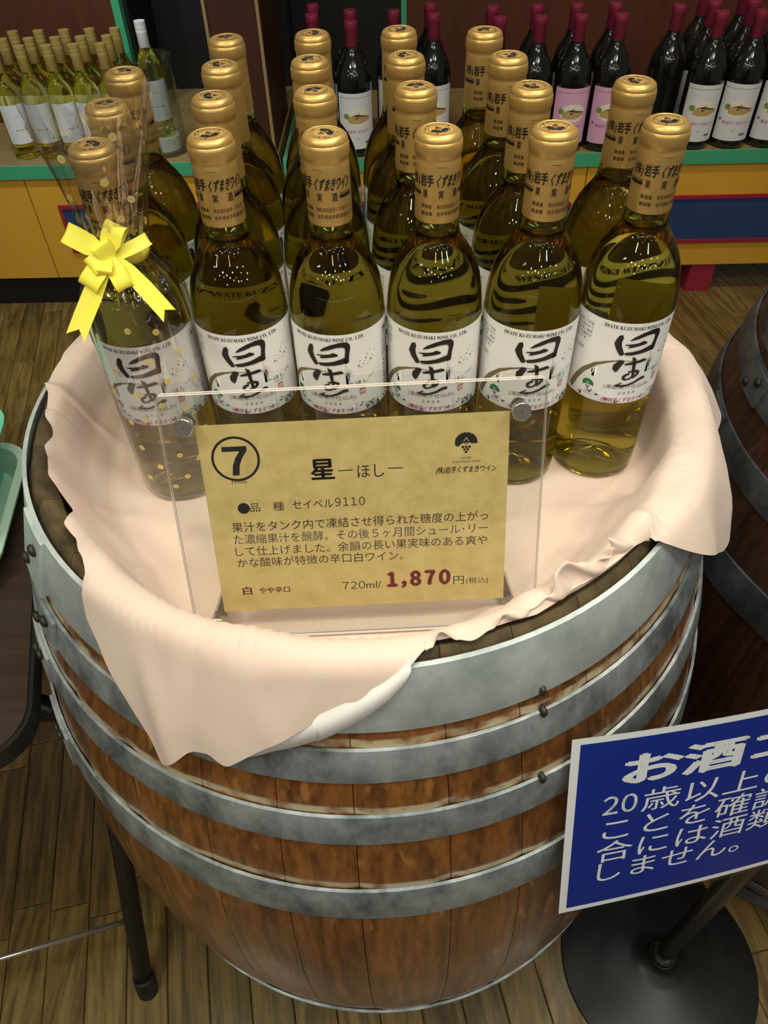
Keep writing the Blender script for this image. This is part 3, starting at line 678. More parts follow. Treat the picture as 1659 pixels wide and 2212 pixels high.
def make_hoshi():
    t = thing('wine_bottle', 'x', 'bottle', group=GRP)
    bottle_glass().obj('glass_body', MAT['glass'], t, True); wine_mesh().obj('wine', MAT['wine'], t, True)
    l = wrap(label_items(), .03685, 2.0, .00010).obj('label', [MAT[k] for k in LAB_M], t, True)
    c = autosmooth(capsule_mesh().obj('capsule', [MAT['gold'], MAT['ink']], t), 50)
    seal_mesh().obj('seal', [MAT['seal'], MAT['ink']], c)
    return t
hoshi = make_hoshi()
COLS = [[(-.1645, -.0344), (-.1728, .0425), (-.1758, .1168)],
        [(-.0892, -.0234), (-.0975, .0516), (-.101, .1260), (-.1055, .2005)],
        [(-.0135, -.0275), (-.0234, .0561), (-.0300, .1310), (-.0312, .2055)],
        [(.0615, -.0287), (.0510, .0578), (.0469, .1335), (.0444, .2080)],
        [(.1369, -.0312), (.1350, .0501), (.1285, .1245), (.1180, .1965)],
        [(.2118, -.0258), (.2112, .0534)]]
TRUE = [[(-.1639, -.0344), (-.1724, .0349), (-.1711, .1044)], [(-.0907, -.0234), (-.0974, .0516), (-.101, .1162), (-.1055, .1979)],
        [(-.0089, -.026), (-.0234, .0561), (-.0308, .131), (-.0312, .2017)], [(.0653, -.0287), (.0499, .0578), (.0469, .1345), (.0444, .2053)],
        [(.1369, -.0312), (.135, .0501), (.1285, .129), (.1198, .2019)], [(.2118, -.0258), (.2112, .0534)]]
LROT = [-89, -83.6, -101.7, -96.5, -87.7, -84.7]; CROT = [-79.7, -91.9, -110.7, -85.2, -85.0, -83.5]
BACK_L = {(1, 1): -60, (1, 2): -50, (1, 3): -55, (2, 1): -108, (2, 2): -100, (2, 3): -90, (3, 1): -80, (3, 2): -95, (3, 3): -100, (4, 1): -84, (4, 2): -80, (4, 3): -75, (5, 1): -72, (0, 1): -70, (0, 2): -62}
BACK_C = {(1, 1): -150, (1, 2): -162, (1, 3): -165, (2, 1): -128, (2, 2): -20, (2, 3): -150, (3, 1): -90, (3, 2): -40, (3, 3): -60, (4, 1): -80, (4, 2): -78, (4, 3): -70, (5, 1): -78, (0, 1): -120, (0, 2): -98}
CN = ['leftmost', 'second from left', 'third from left', 'fourth from left', 'fifth from left', 'rightmost']
RN = ['front row', 'second row', 'third row', 'back row']
used = False
def place(o, ci, ri):
    x, y = COLS[ci][ri]; o.location = (x, y, ZB)
    la, ca = (LROT[ci], CROT[ci]) if ri == 0 else (BACK_L[(ci, ri)], BACK_C[(ci, ri)])
    rr = random.Random(ci * 10 + ri)
    for ch in o.children:
        n = ch.name.split('.')[0]
        if n == 'label': ch.rotation_euler = (0, 0, radians(la + 90))
        if n == 'capsule':
            ch.rotation_euler = (0, 0, radians(ca + 90))
            for g in ch.children: g.rotation_euler = (0, 0, rr.uniform(0, 6.28))
# the wrapped one first keeps its own kind of thing
for ci, colm in enumerate(COLS):
    for ri in range(len(colm)):
        if ci == 0 and ri == 0: continue
        lab = f'white wine bottle with gold capsule, {RN[ri]}, {CN[ci]} column'
        if not used: o = hoshi; o['label'] = lab; used = True
        else: o = dup(hoshi, (0, 0, 0), 0, lab, GRP)
        place(o, ci, ri)
# ------------------------------------------------------------------ gift-wrapped bottle
def build_gift():
    t = dup(hoshi, (0, 0, 0), 0, 'white wine bottle gift-wrapped in clear cellophane with a yellow ribbon bow', None)
    t.name = 'gift_wrapped_bottle'
    if 'group' in t: del t['group']
    place(t, 0, 0)
    SEC = [(.0008, .0355, .0355), (.004, .0378, .0378), (.02, .0386, .0386), (.09, .0388, .0388), (.160, .0398, .0396), (.185, .0385, .038), (.200, .0305, .0300), (.210, .0225, .0220), (.2175, .0180, .0178), (.2225, .0180, .0178), (.230, .0200, .0195), (.245, .0230, .0215),
           (.262, .0268, .0225), (.272, .0285, .023), (.282, .0306, .0232), (.291, .0325, .0228), (.300, .0345, .0222), (.310, .0365, .0210), (.3195, .0385, .0195)]
    n = 120; V = []; rng = random.Random(8); ph = [rng.uniform(0, 6.28) for _ in range(6)]
    def pt(a, z, rx, ry):
        g = max(0.0, 1 - abs(z - .220) / .045); top = max(0.0, (z - .225) / .09); low = 1 if z < .2 else 0
        pl = g * .10 * sin(17 * a + ph[0]) + g * .07 * sin(29 * a + ph[1]) + top * (.10 * abs(sin(4.5 * a + ph[2])) - .05 + .07 * abs(sin(9 * a + ph[3]))) + low * .012 * sin(6 * a + 40 * z + ph[4])
        f = 1 + pl
        lean = max(0.0, z - .222)
        zz = z + top * .012 * sin(5 * a + ph[5])
        return (rx * f * cos(a) + lean * .08, ry * f * sin(a) - lean * .10, zz)
    for z, rx, ry in SEC:
        for i in range(n): V.append(pt(2 * pi * i / n, z, rx, ry))
    F = []
    for j in range(len(SEC) - 1):
        for i in range(n):
            i2 = (i + 1) % n; F.append((j * n + i, j * n + i2, (j + 1) * n + i2, (j + 1) * n + i))
    cel = mesh('cellophane_wrap', V, F, MAT['cello'], t, True)
    # gold dots printed on the film
    b = B(); b.lathe([(.0004, 0), (.0026, 0), (.0026, .00015), (.0004, .00015)], 12, cap0=False, cap1=False); first = None
    def sec(z):
        for (z0, a0, b0), (z1, a1, b1) in zip(SEC, SEC[1:]):
            if z0 <= z <= z1: k = (z - z0) / (z1 - z0); return a0 + (a1 - a0) * k, b0 + (b1 - b0) * k
        return SEC[-1][1:]
    dots = [(-115, .302), (-60, .300), (-75, .272), (-45, .268), (-135, .262), (-20, .245), (-62, .250), (-88, .176), (-60, .172), (-128, .168), (-40, .150), (-75, .149), (-118, .140), (-62, .128), (-98, .120), (-136, .115), (-76, .108), (-50, .098), (-100, .094), (-122, .088), (-60, .076), (-118, .062), (-72, .055), (-50, .045), (-100, .043), (-70, .030), (-120, .028), (-88, .020), (-48, .016), (-30, .07), (-28, .12), (-150, .05)]
    for d, z in dots:
        a = radians(d); rx, ry = sec(z); p = Vector(pt(a, z, rx, ry)); q = Vector(pt(a + .05, z, rx, ry)); r_ = Vector(pt(a, z + .004, *sec(z + .004)))
        nrm = (q - p).cross(r_ - p).normalized()
        if first is None: o = b.obj('gold_dot', MAT['gdot'], cel); first = o.data
        else:
            o = bpy.data.objects.new('gold_dot', first); COL.objects.link(o); o.parent = cel
        o.location = p + nrm * .0003; o.rotation_euler = nrm.to_track_quat('Z', 'Y').to_euler()
    # ribbon bow tied in front of the neck
    bow = bpy.data.objects.new('ribbon_bow', None)
    C0 = Vector((-.001, -.0250, .2275)); nz = Vector((.05, -.86, .50)).normalized(); ex = Vector((1, .05, 0)); ex = (ex - nz * ex.dot(nz)).normalized(); ey = nz.cross(ex)
    def strip(name, pts, w, twist=0.0, close=False, notch=0.0, parent=None):
        """pts: (x, y, h) mm in the bow plane, ribbon width w across"""
        V = []; F = []; k = len(pts); Q = [C0 + ex * (x / 1000) + ey * (y / 1000) + nz * (h / 1000) for x, y, h in pts]
        xa = Vector((pts[-1][0] - pts[0][0], pts[-1][1] - pts[0][1], 0)) if not close else None
        far = max(pts, key=lambda p: hypot(p[0] - pts[0][0], p[1] - pts[0][1])); dx, dy = far[0] - pts[0][0], far[1] - pts[0][1]; L = hypot(dx, dy)
        side = (ex * (-dy / L) + ey * (dx / L)); T = .00035
        for i, q in enumerate(Q):
            tn = (Q[min(i + 1, k - 1)] - Q[max(i - 1, 0)]).normalized(); nn = side.cross(tn).normalized()
            ww = w / 2000 * (0.62 + .38 * min(1, hypot(pts[i][0] - pts[0][0], pts[i][1] - pts[0][1]) / (0.35 * L)))
            m_ = tn * (-notch / 1000) if i == k - 1 else Vector((0, 0, 0))
            for s, ad in ((-1, Vector()), (0, m_), (1, Vector())):
                cup = nn * (.0006 * (1 - abs(s)))
                V += [q + side * ww * s + ad + cup + nn * T, q + side * ww * s + ad + cup - nn * T]
        for i in range(k - 1):
            a, c = i * 6, (i + 1) * 6
            F += [(a, a + 2, c + 2, c), (a + 2, a + 4, c + 4, c + 2), (a + 1, c + 1, c + 3, a + 3), (a + 3, c + 3, c + 5, a + 5), (a, c, c + 1, a + 1), (a + 4, a + 5, c + 5, c + 4)]
        e = (k - 1) * 6; F += [(0, 1, 3, 2), (2, 3, 5, 4), (e, e + 2, e + 3, e + 1), (e + 2, e + 4, e + 5, e + 3)]
        return autosmooth(mesh(name, V, F, MAT['ribbon'], parent), 45)
    kb = B(); kb.add(*[(lambda bb: (bb.V, bb.F))(B().box((-.006, -.005, -.002), (.006, .005, .003)))[i] for i in (0, 1)])
    kv = [C0 + ex * v[0] + ey * v[1] + nz * v[2] for v in kb.V]; knot = mesh('ribbon_bow', kv, kb.F, MAT['ribbon'], t)
    def loop(ang, L, base=(0, 0), h=6.0, w=13.0):
        d = (cos(radians(ang)), sin(radians(ang))); pts = []
        for k in range(13):
            s = k / 12; rad = L * sin(pi * s) ** .75 if 0 < s < 1 else 0; hh = h * (1.15 * sin(2 * pi * s * .5) * cos(pi * s) + .12) + 1.5
            pts.append((base[0] + d[0] * rad, base[1] + d[1] * rad, hh + 2))
        strip('loop', pts, w, parent=knot)
    loop(148, 27, (-2, 2), 6, 14); loop(62, 20, (1, 2), 7, 14); loop(120, 11, (3, -2), 9, 13); loop(214, 13, (-1, -1), 8, 12); loop(232, 22, (-2, -3), 7, 14); loop(292, 22, (2, -2), 6, 12); loop(260, 11, (0, -2), 9, 10)
    strip('ribbon_tail', [(2, 0, 2), (-6, -12, 4), (-14, -26, 4), (-22, -40, 5), (-29, -53, 6)], 13.5, notch=6.5, parent=knot)
    strip('ribbon_tail', [(4, -2, 2), (13, -11, 3), (23, -23, 5), (31, -33, 7), (38, -42, 9)], 12.0, notch=5.5, parent=knot)
    # the band round the neck
    b = B(); V = []; F = []; k = 40
    for i in range(k):
        a = 2 * pi * i / k
        for dz in (-.0035, .0035): V.append((.0205 * cos(a), .0205 * sin(a) , .2205 + dz + .0012 * sin(3 * a)))
    F = [(2 * i, 2 * ((i + 1) % k), 2 * ((i + 1) % k) + 1, 2 * i + 1) for i in range(k)]
    o = mesh('neck_band', V, F, MAT['ribbon'], knot, True); md = o.modifiers.new('t', 'SOLIDIFY'); md.thickness = .0005
    strip('neck_band_end', [(6, -1, 1), (14, 3, 2), (21, 6, 0), (27, 10, -6)], 9, parent=knot)
build_gift()
# ------------------------------------------------------------------ acrylic card stand and its card
PEX = Vector((.9998, .0179, .0034)).normalized(); PUP = Vector((-.0092, .333, .9429)); PUP = (PUP - PEX * PUP.dot(PEX)).normalized(); PN = PEX.cross(PUP); PO = Vector((.0008, -.2163, .8698))
def plane_obj(o, org, ex, upv):
    n = ex.cross(upv); M_ = Matrix.Identity(4)
    for i in range(3): M_[i][0], M_[i][1], M_[i][2], M_[i][3] = ex[i], upv[i], n[i], org[i]
    o.matrix_world = M_; return o
def rounded(x0, y0, x1, y1, r, k=5):
    P = []
    for cx, cy_, a0 in ((x1 - r, y0 + r, -90), (x1 - r, y1 - r, 0), (x0 + r, y1 - r, 90), (x0 + r, y0 + r, 180)):
        for i in range(k + 1): a = radians(a0 + 90 * i / k); P.append((cx + r * cos(a), cy_ + r * sin(a)))
    return P
def slab(P, z0, z1, mi_face=0, mi_edge=0):
    n = len(P); b = B(); b.add([(x, y, z0) for x, y in P] + [(x, y, z1) for x, y in P], [])
    b.F += [tuple(range(n - 1, -1, -1)), tuple(n + i for i in range(n))]; b.M += [mi_face, mi_face]
    for i in range(n): j = (i + 1) % n; b.F.append((i, j, n + j, n + i)); b.M.append(mi_edge)
    return b
def build_stand():
    t = bpy.data.objects.new('card_stand', None); COL.objects.link(t); plane_obj(t, PO, PEX, PUP)
    tag(t, 'clear acrylic card stand with chrome screws in front of the bottles', 'sign stand')
    P = rounded(-.1265, -.003, .1265, .188, .004)
    slab(P, .0006, .0034, 0, 1).obj('front_plate', [MAT['acrylic'], MAT['acredge']], t)
    slab(P, -.0034, -.0006, 0, 1).obj('back_plate', [MAT['acrylic'], MAT['acredge']], t)
    for u, v, L in ((-.1095, .168, .006), (.109, .168, .006), (-.1085, .0138, .042), (.1080, .0138, .042)):
        b = B(); b.lathe([(.0004, .0094), (.0058, .0094), (.0062, .009), (.0062, .0036), (.0004, .0036)], 24, cap0=False, cap1=False)
        b.V = [(x + u, y + v, z) for x, y, z in b.V]; autosmooth(b.obj('screw_cap', MAT['chrome'], t), 40)
        b = B(); b.lathe([(.0004, -.0038), (.0052, -.0038), (.0052, -L), (.0004, -L)], 20, cap0=False, cap1=False); b.F = [f[::-1] for f in b.F]
        b.V = [(x + u, y + v, z) for x, y, z in b.V]; autosmooth(b.obj('standoff_rod', MAT['chrome'], t), 40)
    # the card between the two plates
    c = slab([(-.104, .0200), (.103, .0200), (.103, .1660), (-.104, .1660)], -.0002, .0002); it = []
    K = 'ink'
    it.append((*ring(-80.3, 141.4, 16.2, 1.7, 72), 1, 1)); it.append((*poly([(-88.8, 150.4), (-88.8, 146.9), (-77.2, 146.9), (-80.4, 142.2), (-82.7, 136.8), (-83.7, 129.4), (-79.2, 129.4), (-78.2, 136.4), (-75.9, 141.9), (-72.2, 147.2), (-72.2, 150.4)]), 1, 1)); it.append((*text('Hoshi', -84.9, -74.9, 123.4, 4.4), 1, 1))
    it.append((*text('星', -31.3, -14.8, 124.6, 17.0, .03, 0, 3), 1, 1)); it.append((*line(-12.6, 129.2, -2.6, 129.4, .7), 1, 1)); it.append((*text('ほし', .5, 18.6, 123.8, 11.6), 1, 1)); it.append((*line(21.2, 129.4, 31.4, 129.2, .7), 1, 1))
    it += [(V, F, {0: 1, 1: 1, 2: 0}[mi], l) for V, F, mi, l in tree_logo(74.2, 146.0, 7.6, 0, 1, 2, 1)]
    it.append((*text('IWATE', 70.6, 77.6, 133.4, 2.3), 1, 1)); it.append((*text('KUZUMAKI WINE', 64.8, 84.2, 130.8, 2.3), 1, 1)); it.append((*text('(株)岩手くずまきワイン', 53.6, 95.0, 123.9, 5.2, .016, .1), 1, 1))
    it.append((*disc(-79.4, 104.4, 4.2, 28), 1, 1)); it.append((*text('品　種', -75.1, -51.6, 102.0, 7.4, .004), 1, 1)); it.append((*text('セイベル', -45.6, -17.6, 102.2, 8.0), 1, 1)); it.append((*tight('９１１０', -16.2, 4.4, 102.6, 8.6, .22), 1, 1))
    for k, (s, u1, v) in enumerate((('果汁をタンク内で凍結させ得られた糖度の上がっ', 90.2, 86.6), ('た濃縮果汁を醗酵。その後５ヶ月間シュール･リー', 90.2, 76.9), ('して仕上げました。余韻の長い果実味のある爽や', 90.0, 67.2), ('かな酸味が特徴の辛口白ワイン。', 29.6, 57.8))):
        it.append((*text(s, -89.4, u1, v, 8.4, .004), 1, 1))
    it.append((*text('白', -88.4, -81.6, 34.6, 7.4, .028), 2, 1)); it.append((*text('やや辛口', -76.4, -53.9, 34.9, 5.6, .02), 2, 1))
    it.append((*tight('７２０', -15.4, 1.2, 34.4, 8.6, .14), 1, 1)); it.append((*text('ml/', 2.0, 13.0, 34.4, 8.8), 1, 1)); it.append((*tight('１，８７０', 16.8, 63.9, 35.2, 15.6, .16, .08), 2, 1)); it.append((*text('円', 65.8, 73.6, 34.6, 8.2, .004), 1, 1)); it.append((*text('(税込)', 75.2, 91.4, 34.6, 5.8), 1, 1))
    q = flat(it, .00006); q.V = [(x, y, z + .0002) for x, y, z in q.V]; c.add(q.V, q.F, 0); c.M[-len(q.F):] = q.M
    o = c.obj('price_card', [MAT['kraft'], MAT['ink'], MAT['maroon']]); plane_obj(o, PO, PEX, PUP)
    tag(o, 'kraft paper price card with a circled black 7 and maroon price', 'price card')
build_stand()
# ------------------------------------------------------------------ blue notice on its pole
def build_notice():
    t = thing('notice_stand', 'blue laminated notice with white lettering on a black pole and disc base', 'sign', (.419, -.252, 0))
    b = B(); b.lathe([(.0004, 0), (.146, 0), (.148, .002), (.147, .005), (.10, .010), (.045, .0145), (.028, .020), (.0215, .027), (.0195, .034), (.0004, .034)], 72, cap0=False, cap1=False); autosmooth(b.obj('base', MAT['basetop'], t), 50)
    b = B(); b.lathe([(.0004, .034), (.0185, .034), (.0185, .046), (.0150, .049), (.0004, .049)], 28, cap0=False, cap1=False); autosmooth(b.obj('collar', MAT['blackmetal'], t), 40)
    b = B(); b.lathe([(.0004, .045), (.0128, .045), (.0128, .76), (.0004, .76)], 24, cap0=False, cap1=False); autosmooth(b.obj('pole', MAT['blackmetal'], t), 40)
    ex = Vector((.981, .1939, 0)).normalized(); uv = Vector((-.0407, .2058, .9777)); uv = (uv - ex * uv.dot(ex)).normalized(); n = ex.cross(uv)
    org = Vector((.1575, -.340, .61)) - Vector((.419, -.252, 0)) + n * .010
    W, H = 470, 270; KS = .828
    def bend(u, v): return -.012 * ((u - W / 2) / (W / 2)) ** 2 * (1 if u > W / 2 else 1) + .010 * (1 - u / W) ** 3 * (1 - v / H) 
    def lay(items, lift):
        b = B()
        for V, F, mi, l in items:
            us = [p[0] for p in V]
            if max(us) - min(us) > 30: V, F = cut_u(V, F, 15.0)
            P = [org + ex * (u / 1000 * KS) + uv * (v / 1000 * KS) + n * (bend(u, v) + lift * l) for u, v in V]; F2 = []
            for f in F:
                a, c, d = [P[i] for i in f[:3]]; F2.append(f if (c - a).cross(d - a).dot(n) >= 0 else f[::-1])
            b.add(P, F2, mi)
        return b
    sh = lay([(*rect(0, 0, W, H), 0, 0), (*rect(8, 8, W - 8, H - 8), 1, 1)], .00025).obj('notice_sheet', [MAT['white'], MAT['blue']], t)
    it = [(*text('お酒コーナー', 50, 412, 201, 46, .045, .0, 3), 0, 2)]
    for s, u0, u1, v in (('　歳以上の年齢である', 74, 437, 155), ('ことを確認できない場', 38, 437, 118), ('合には酒類を販売いた', 34, 437, 82), ('しません。', 38, 196, 48)): it.append((*text(s, u0, u1, v, 37, .008, 0, 3), 0, 2))
    it.append((*tight('２０', 35, 69, 157, 36, .10, .01), 0, 2))
    lay(it, .00025).obj('lettering', [MAT['white']], sh)
    lay([(*poly(rounded(-7, -7, W + 7, H + 7, 8)), 0, 0)], 0).obj('laminate', MAT['lam'], t)
    b = B(); R = Matrix((ex, uv, n)).transposed(); o2 = org + ex * .262 + uv * .11
    b.box((-.06, -.08, -.0165), (.06, .08, -.0135), rot=R, org=o2); b.obj('backing_plate', MAT['blackmetal'], t)
build_notice()
# ------------------------------------------------------------------ folding table at left and the mint trays on it
def build_table():
    t = thing('folding_table', 'dark folding table at left edge with black tubular legs', 'table', (0, 0, 0))
    e = Vector((.25, -.968, 0)).normalized(); s = Vector((-.968, -.25, 0)).normalized()
    R = Matrix((s, -e, Vector((0, 0, 1)))).transposed(); org = Vector((-.320, -.216, .70))
    b = slab(rounded(0, 0, 1.1, .405, .045, 8), -.022, 0); b.V = [org + R @ Vector(v) for v in b.V]
    b.F[0], b.F[1] = b.F[0], b.F[1]; o = b.obj('tabletop', MAT['table'], t)
    bm = bmesh.new(); bm.from_mesh(o.data); bmesh.ops.recalc_face_normals(bm, faces=bm.faces); bm.to_mesh(o.data); bm.free()
    b = slab(rounded(-.004, -.004, 1.104, .409, .049, 8), -.026, -.003); b.V = [org + R @ Vector(v) for v in b.V]; o = b.obj('edge_band', MAT['tubeblack'], t)
    bm = bmesh.new(); bm.from_mesh(o.data); bmesh.ops.recalc_face_normals(bm, faces=bm.faces); bm.to_mesh(o.data); bm.free()
    f1 = Vector((-.371, -.269, .02)); h1 = Vector((-.405, .172, .676))
    f2 = f1 + s * .75; h2 = h1 + s * .75
    for a, c in ((f1, h1), (f2, h2)):
        g = B().tube([a, c], .0135, 14).obj('leg', MAT['tubeblack'], t, True)
        B().tube([a + Vector((0, 0, -.02)), a + (c - a).normalized() * .022], .0155, 14).obj('rubber_foot', MAT['rubber'], g, True)
    f3 = org + R @ Vector((.06, .44, 0)); f3.z = .02; h3 = org + R @ Vector((.09, .09, -.024))
    for k in (0, 1): B().tube([f3 + s * (.02 + .71 * k), h3 + s * (.02 + .71 * k)], .0135, 14).obj('leg', MAT['tubeblack'], t, True)
    q = .155; p1 = f1 + (h1 - f1) * q; B().tube([p1, f2 + (h2 - f2) * q], .0042, 10).obj('brace_rod', MAT['chrome'], t, True)
    B().tube([Vector((-.50, -.045, .545)), Vector((-.376, -.092, .545))], .012, 12).obj('crossbar', MAT['tubeblack'], t, True)
build_table()
def tray(name, loc, rz, label, mk, mk2, w, d, h, ribs):
    t = thing(name, label, 'tray', loc, rz)
    P0 = rounded(-w / 2 + .022, -d / 2 + .022, w / 2 - .022, d / 2 - .022, .03, 6); P1 = rounded(-w / 2 + .008, -d / 2 + .008, w / 2 - .008, d / 2 - .008, .04, 6); P2 = rounded(-w / 2, -d / 2, w / 2, d / 2, .046, 6); n = len(P0); b = B()
    rings = [(P0, 0.0), (P1, h - .002), (P1, h), (P2, h), (P2, h - .004), (rounded(-w / 2 + .0095, -d / 2 + .0095, w / 2 - .0095, d / 2 - .0095, .04, 6), h - .004), (rounded(-w / 2 + .024, -d / 2 + .024, w / 2 - .024, d / 2 - .024, .03, 6), .003)]
    # outside wall, rim, inside wall, floor
    V = [(x, y, z) for P, z in ((P0, 0), (P1, h - .003), (P2, h - .003), (P2, h), (rounded(-w / 2 + .010, -d / 2 + .010, w / 2 - .010, d / 2 - .010, .038, 6), h), (rounded(-w / 2 + .024, -d / 2 + .024, w / 2 - .024, d / 2 - .024, .028, 6), .003)) for x, y in P]
    F = []
    for j in range(5):
        for i in range(n): i2 = (i + 1) % n; F.append((j * n + i, j * n + i2, (j + 1) * n + i2, (j + 1) * n + i))
    F.append(tuple(range(n - 1, -1, -1))); F.append(tuple(5 * n + i for i in range(n))); b.add(V, F)
    autosmooth(b.obj('tray_body', MAT[mk], t), 40)
    b = B(); k = int((w - .07) / .0125)
    for i in range(k):
        x = -w / 2 + .035 + (w - .07) * (i + .5) / k; b.box((x - .0032, -d / 2 + .028, .003), (x + .0032, d / 2 - .028, .007 if not ribs else .012))
    b.obj('ribbed_mat', MAT[mk2], t)['kind'] = 'stuff'
    return t
tray('mint_tray', (-.551, .050, .7005), radians(7), 'pale mint plastic tray lying flat on the dark table', 'mint', 'mint2', .29, .235, .030, False)
tray('mint_tray', (-.574, .070, .7315), radians(8), 'aqua ribbed plastic tray stacked on the pale mint tray', 'mint2', 'mint', .31, .225, .048, True)
# ------------------------------------------------------------------ display shelf behind
SH = radians(-1.54); SO = Vector((0, 1.731, 0)); ZS = .462
def build_shelf():
    t = thing('display_shelf', 'yellow display shelf with green edge and blue red-framed insets', 'shelf', SO, SH)
    for x0, x1, nm in ((-1.75, -.262, 0), (-.245, 2.0, 1)):
        B().box((x0, .003, ZS - .032), (x1, .72, ZS)).obj('shelf_board', MAT['board'], t)
        B().box((x0, -.004, ZS - .037), (x1, .003, ZS + .001)).obj('edge_trim', MAT['greenp'], t)
    B().box((-.2452, .0, ZS - .02), (-.238, .70, ZS + .0015)).obj('side_trim', MAT['greenp'], t)
    for x0, x1 in ((-1.75, -1.034), (-1.031, -.262), (-.245, .655), (.658, 2.0)):
        B().box((x0, .006, .100), (x1, .024, ZS - .032)).obj('front_panel', MAT['yellow'], t)
    B().box((-1.75, .020, .0), (-.30, .035, .10)).obj('undershelf_shade', MAT['black'], t)  # black sheet added for the shade in the void under the left bay
    B().box((.2, .40, .0), (2.0, .415, .10)).obj('undershelf_shade', MAT['black'], t)  # second added black sheet, deeper shade under the right bay
    for x0, x1, z0, z1, ch in ((-.955, -.33, .188, .342, 0), (-.17, .632, .182, .334, .03), (.70, 1.55, .178, .330, .0)):
        def frame(d):
            c = max(0, ch - d * .4); P = [(x0 + d, z0 + d), (x1 - d, z0 + d)]
            P += ([(x1 - d, z1 - d - c), (x1 - d - c, z1 - d)] if c > 0.001 else [(x1 - d, z1 - d)]); P.append((x0 + d, z1 - d)); return P
        o_, i_ = frame(0), frame(.011); n = len(o_); b = B()
        for A, y in ((o_, .006), (o_, -.001), (i_, -.001), (i_, .004)): b.add([(x, y, z) for x, z in A], [])
        for j in range(3):
            for i in range(n): i2 = (i + 1) % n; b.F.append((j * n + i2, j * n + i, (j + 1) * n + i, (j + 1) * n + i2)); b.M.append(0)
        fr = b.obj('inset_frame', MAT['redp'], t)
        b = B(); b.add([(x, .0035, z) for x, z in i_], [tuple(range(n))]); b.obj('inset_panel', MAT['bluep'], fr)
    for x in (-.19, 1.05): B().box((x, .012, 0), (x + .08, .085, .100)).obj('foot', MAT['redp'], t)
    # pillar between the two bays
    p = B().box((-.405, .006, ZS), (-.268, .42, 1.35)).obj('pillar', MAT['darkbrown'], t)
    for x in (-.408, -.270): B().box((x, -.002, ZS), (x + .008, .010, 1.35)).obj('pillar_edge', MAT['edge'], p)
    # back boards
    B().box((-1.75, .365, ZS), (-.752, .385, 1.35)).obj('back_panel', MAT['brown'], t)
    B().box((-.752, .355, ZS), (-.728, .39, 1.35)).obj('upright_trim', MAT['greenp'], t)
    B().box((-.728, .39, ZS), (-.716, .66, 1.35)).obj('side_panel', MAT['black'], t)
    B().box((-.728, .66, ZS), (-.2, .68, 1.35)).obj('back_panel', MAT['black'], t)
    B().box((-.245, .60, ZS), (.112, .62, 1.35)).obj('back_panel', MAT['black'], t)
    B().box((.112, .585, ZS), (.130, .62, 1.35)).obj('upright_trim', MAT['greenp'], t)
    B().box((.130, .595, ZS), (2.0, .615, 1.35)).obj('back_panel', MAT['brown'], t)
build_shelf()
# small white wine bottles, left bay
def make_small():
    t = thing('white_wine_bottle', 'x', 'bottle', group='small white wine bottles on the left shelf')
    b = B(); b.lathe([(.0004, .012), (.02, .006), (.030, 0), (.0355, .004), (.0362, .012), (.0362, .162), (.0350, .176), (.0310, .191), (.0235, .205), (.0168, .217), (.0142, .232), (.0138, .288), (.0004, .288)], 28, cap0=False, cap1=False); b.obj('glass_body', MAT['sglass'], t, True)
    b = B(); b.lathe([(.0142, .228), (.0149, .229), (.0148, .262), (.0156, .265), (.0148, .268), (.0148, .272), (.0157, .275), (.0148, .278), (.0152, .281), (.0152, .290), (.0004, .2905)], 24, cap0=False, cap1=False); autosmooth(b.obj('screw_cap', MAT['goldcap'], t), 50)
    it = [(*rect(-44, 46, 44, 151), 0, 1)]
    for k, u in enumerate((-12, -4, 1, 6, 14)): it.append((*disc(u, 84, 2.6 if k in (0, 4) else 1.7, 8), 1, 2))
    it.append((*rect(20, 55, 25, 59), 2, 2)); it.append((*line(-8, 120, 8, 120, .7), 2, 2))
    wrap(it, .0364, 4.0).obj('label', [MAT['wlabel'], MAT['leafg'], MAT['grey']], t, True)
    return t
sm = make_small(); rows = [(1.838, [-1.022, -.947, -.872, -.797, -.722]), (1.914, [-1.018, -.943, -.868, -.796, -.722]), (1.990, [-1.012, -.938, -.864, -.790, -.717])]
NTH = ['leftmost', 'second from left', 'third from left', 'fourth from left', 'rightmost']; first = True
for ri, (y, xs) in enumerate(rows):
    for ci, x in enumerate(xs):
        lab = f'small gold-capped white wine bottle on left shelf, {RN[ri] if ri < 2 else "back row"}, {NTH[ci]}'
        loc = (x, y, ZS + .0005)
        rz = random.Random(ri * 9 + ci).uniform(-.25, .25) + .35
        if first: sm.location = loc; sm.rotation_euler = (0, 0, rz); sm['label'] = lab; first = False
        else: dup(sm, loc, rz, lab)
# bottle displayed in a tall glass jar
o = dup(sm, (-.602, 1.842, ZS + .050), .25, 'white wine bottle standing inside the tall clear glass jar'); del o['group']
for ch in o.children:
    if ch.name.startswith('screw_cap'):
        ch.data = ch.data.copy(); ch.data.materials[0] = MAT['wlabel']; ch['label'] = 'white foil cap'
def build_jar():
    t = thing('glass_jar', 'tall clear open glass jar on the left shelf holding one bottle', 'jar', (-.602, 1.842, ZS + .0005))
    b = B(); b.lathe([(.0004, 0), (.060, 0), (.063, .004), (.063, .246), (.066, .252), (.065, .256), (.060, .252), (.0595, .250), (.0595, .010), (.0004, .010)], 48, cap0=False, cap1=False); autosmooth(b.obj('jar_body', MAT['jar'], t), 50)
    b = B(); b.lathe([(.0004, .0105), (.045, .0105), (.045, .046), (.0004, .046)], 32, cap0=False, cap1=False); autosmooth(b.obj('pedestal', MAT['wlabel'], t), 40)
build_jar()
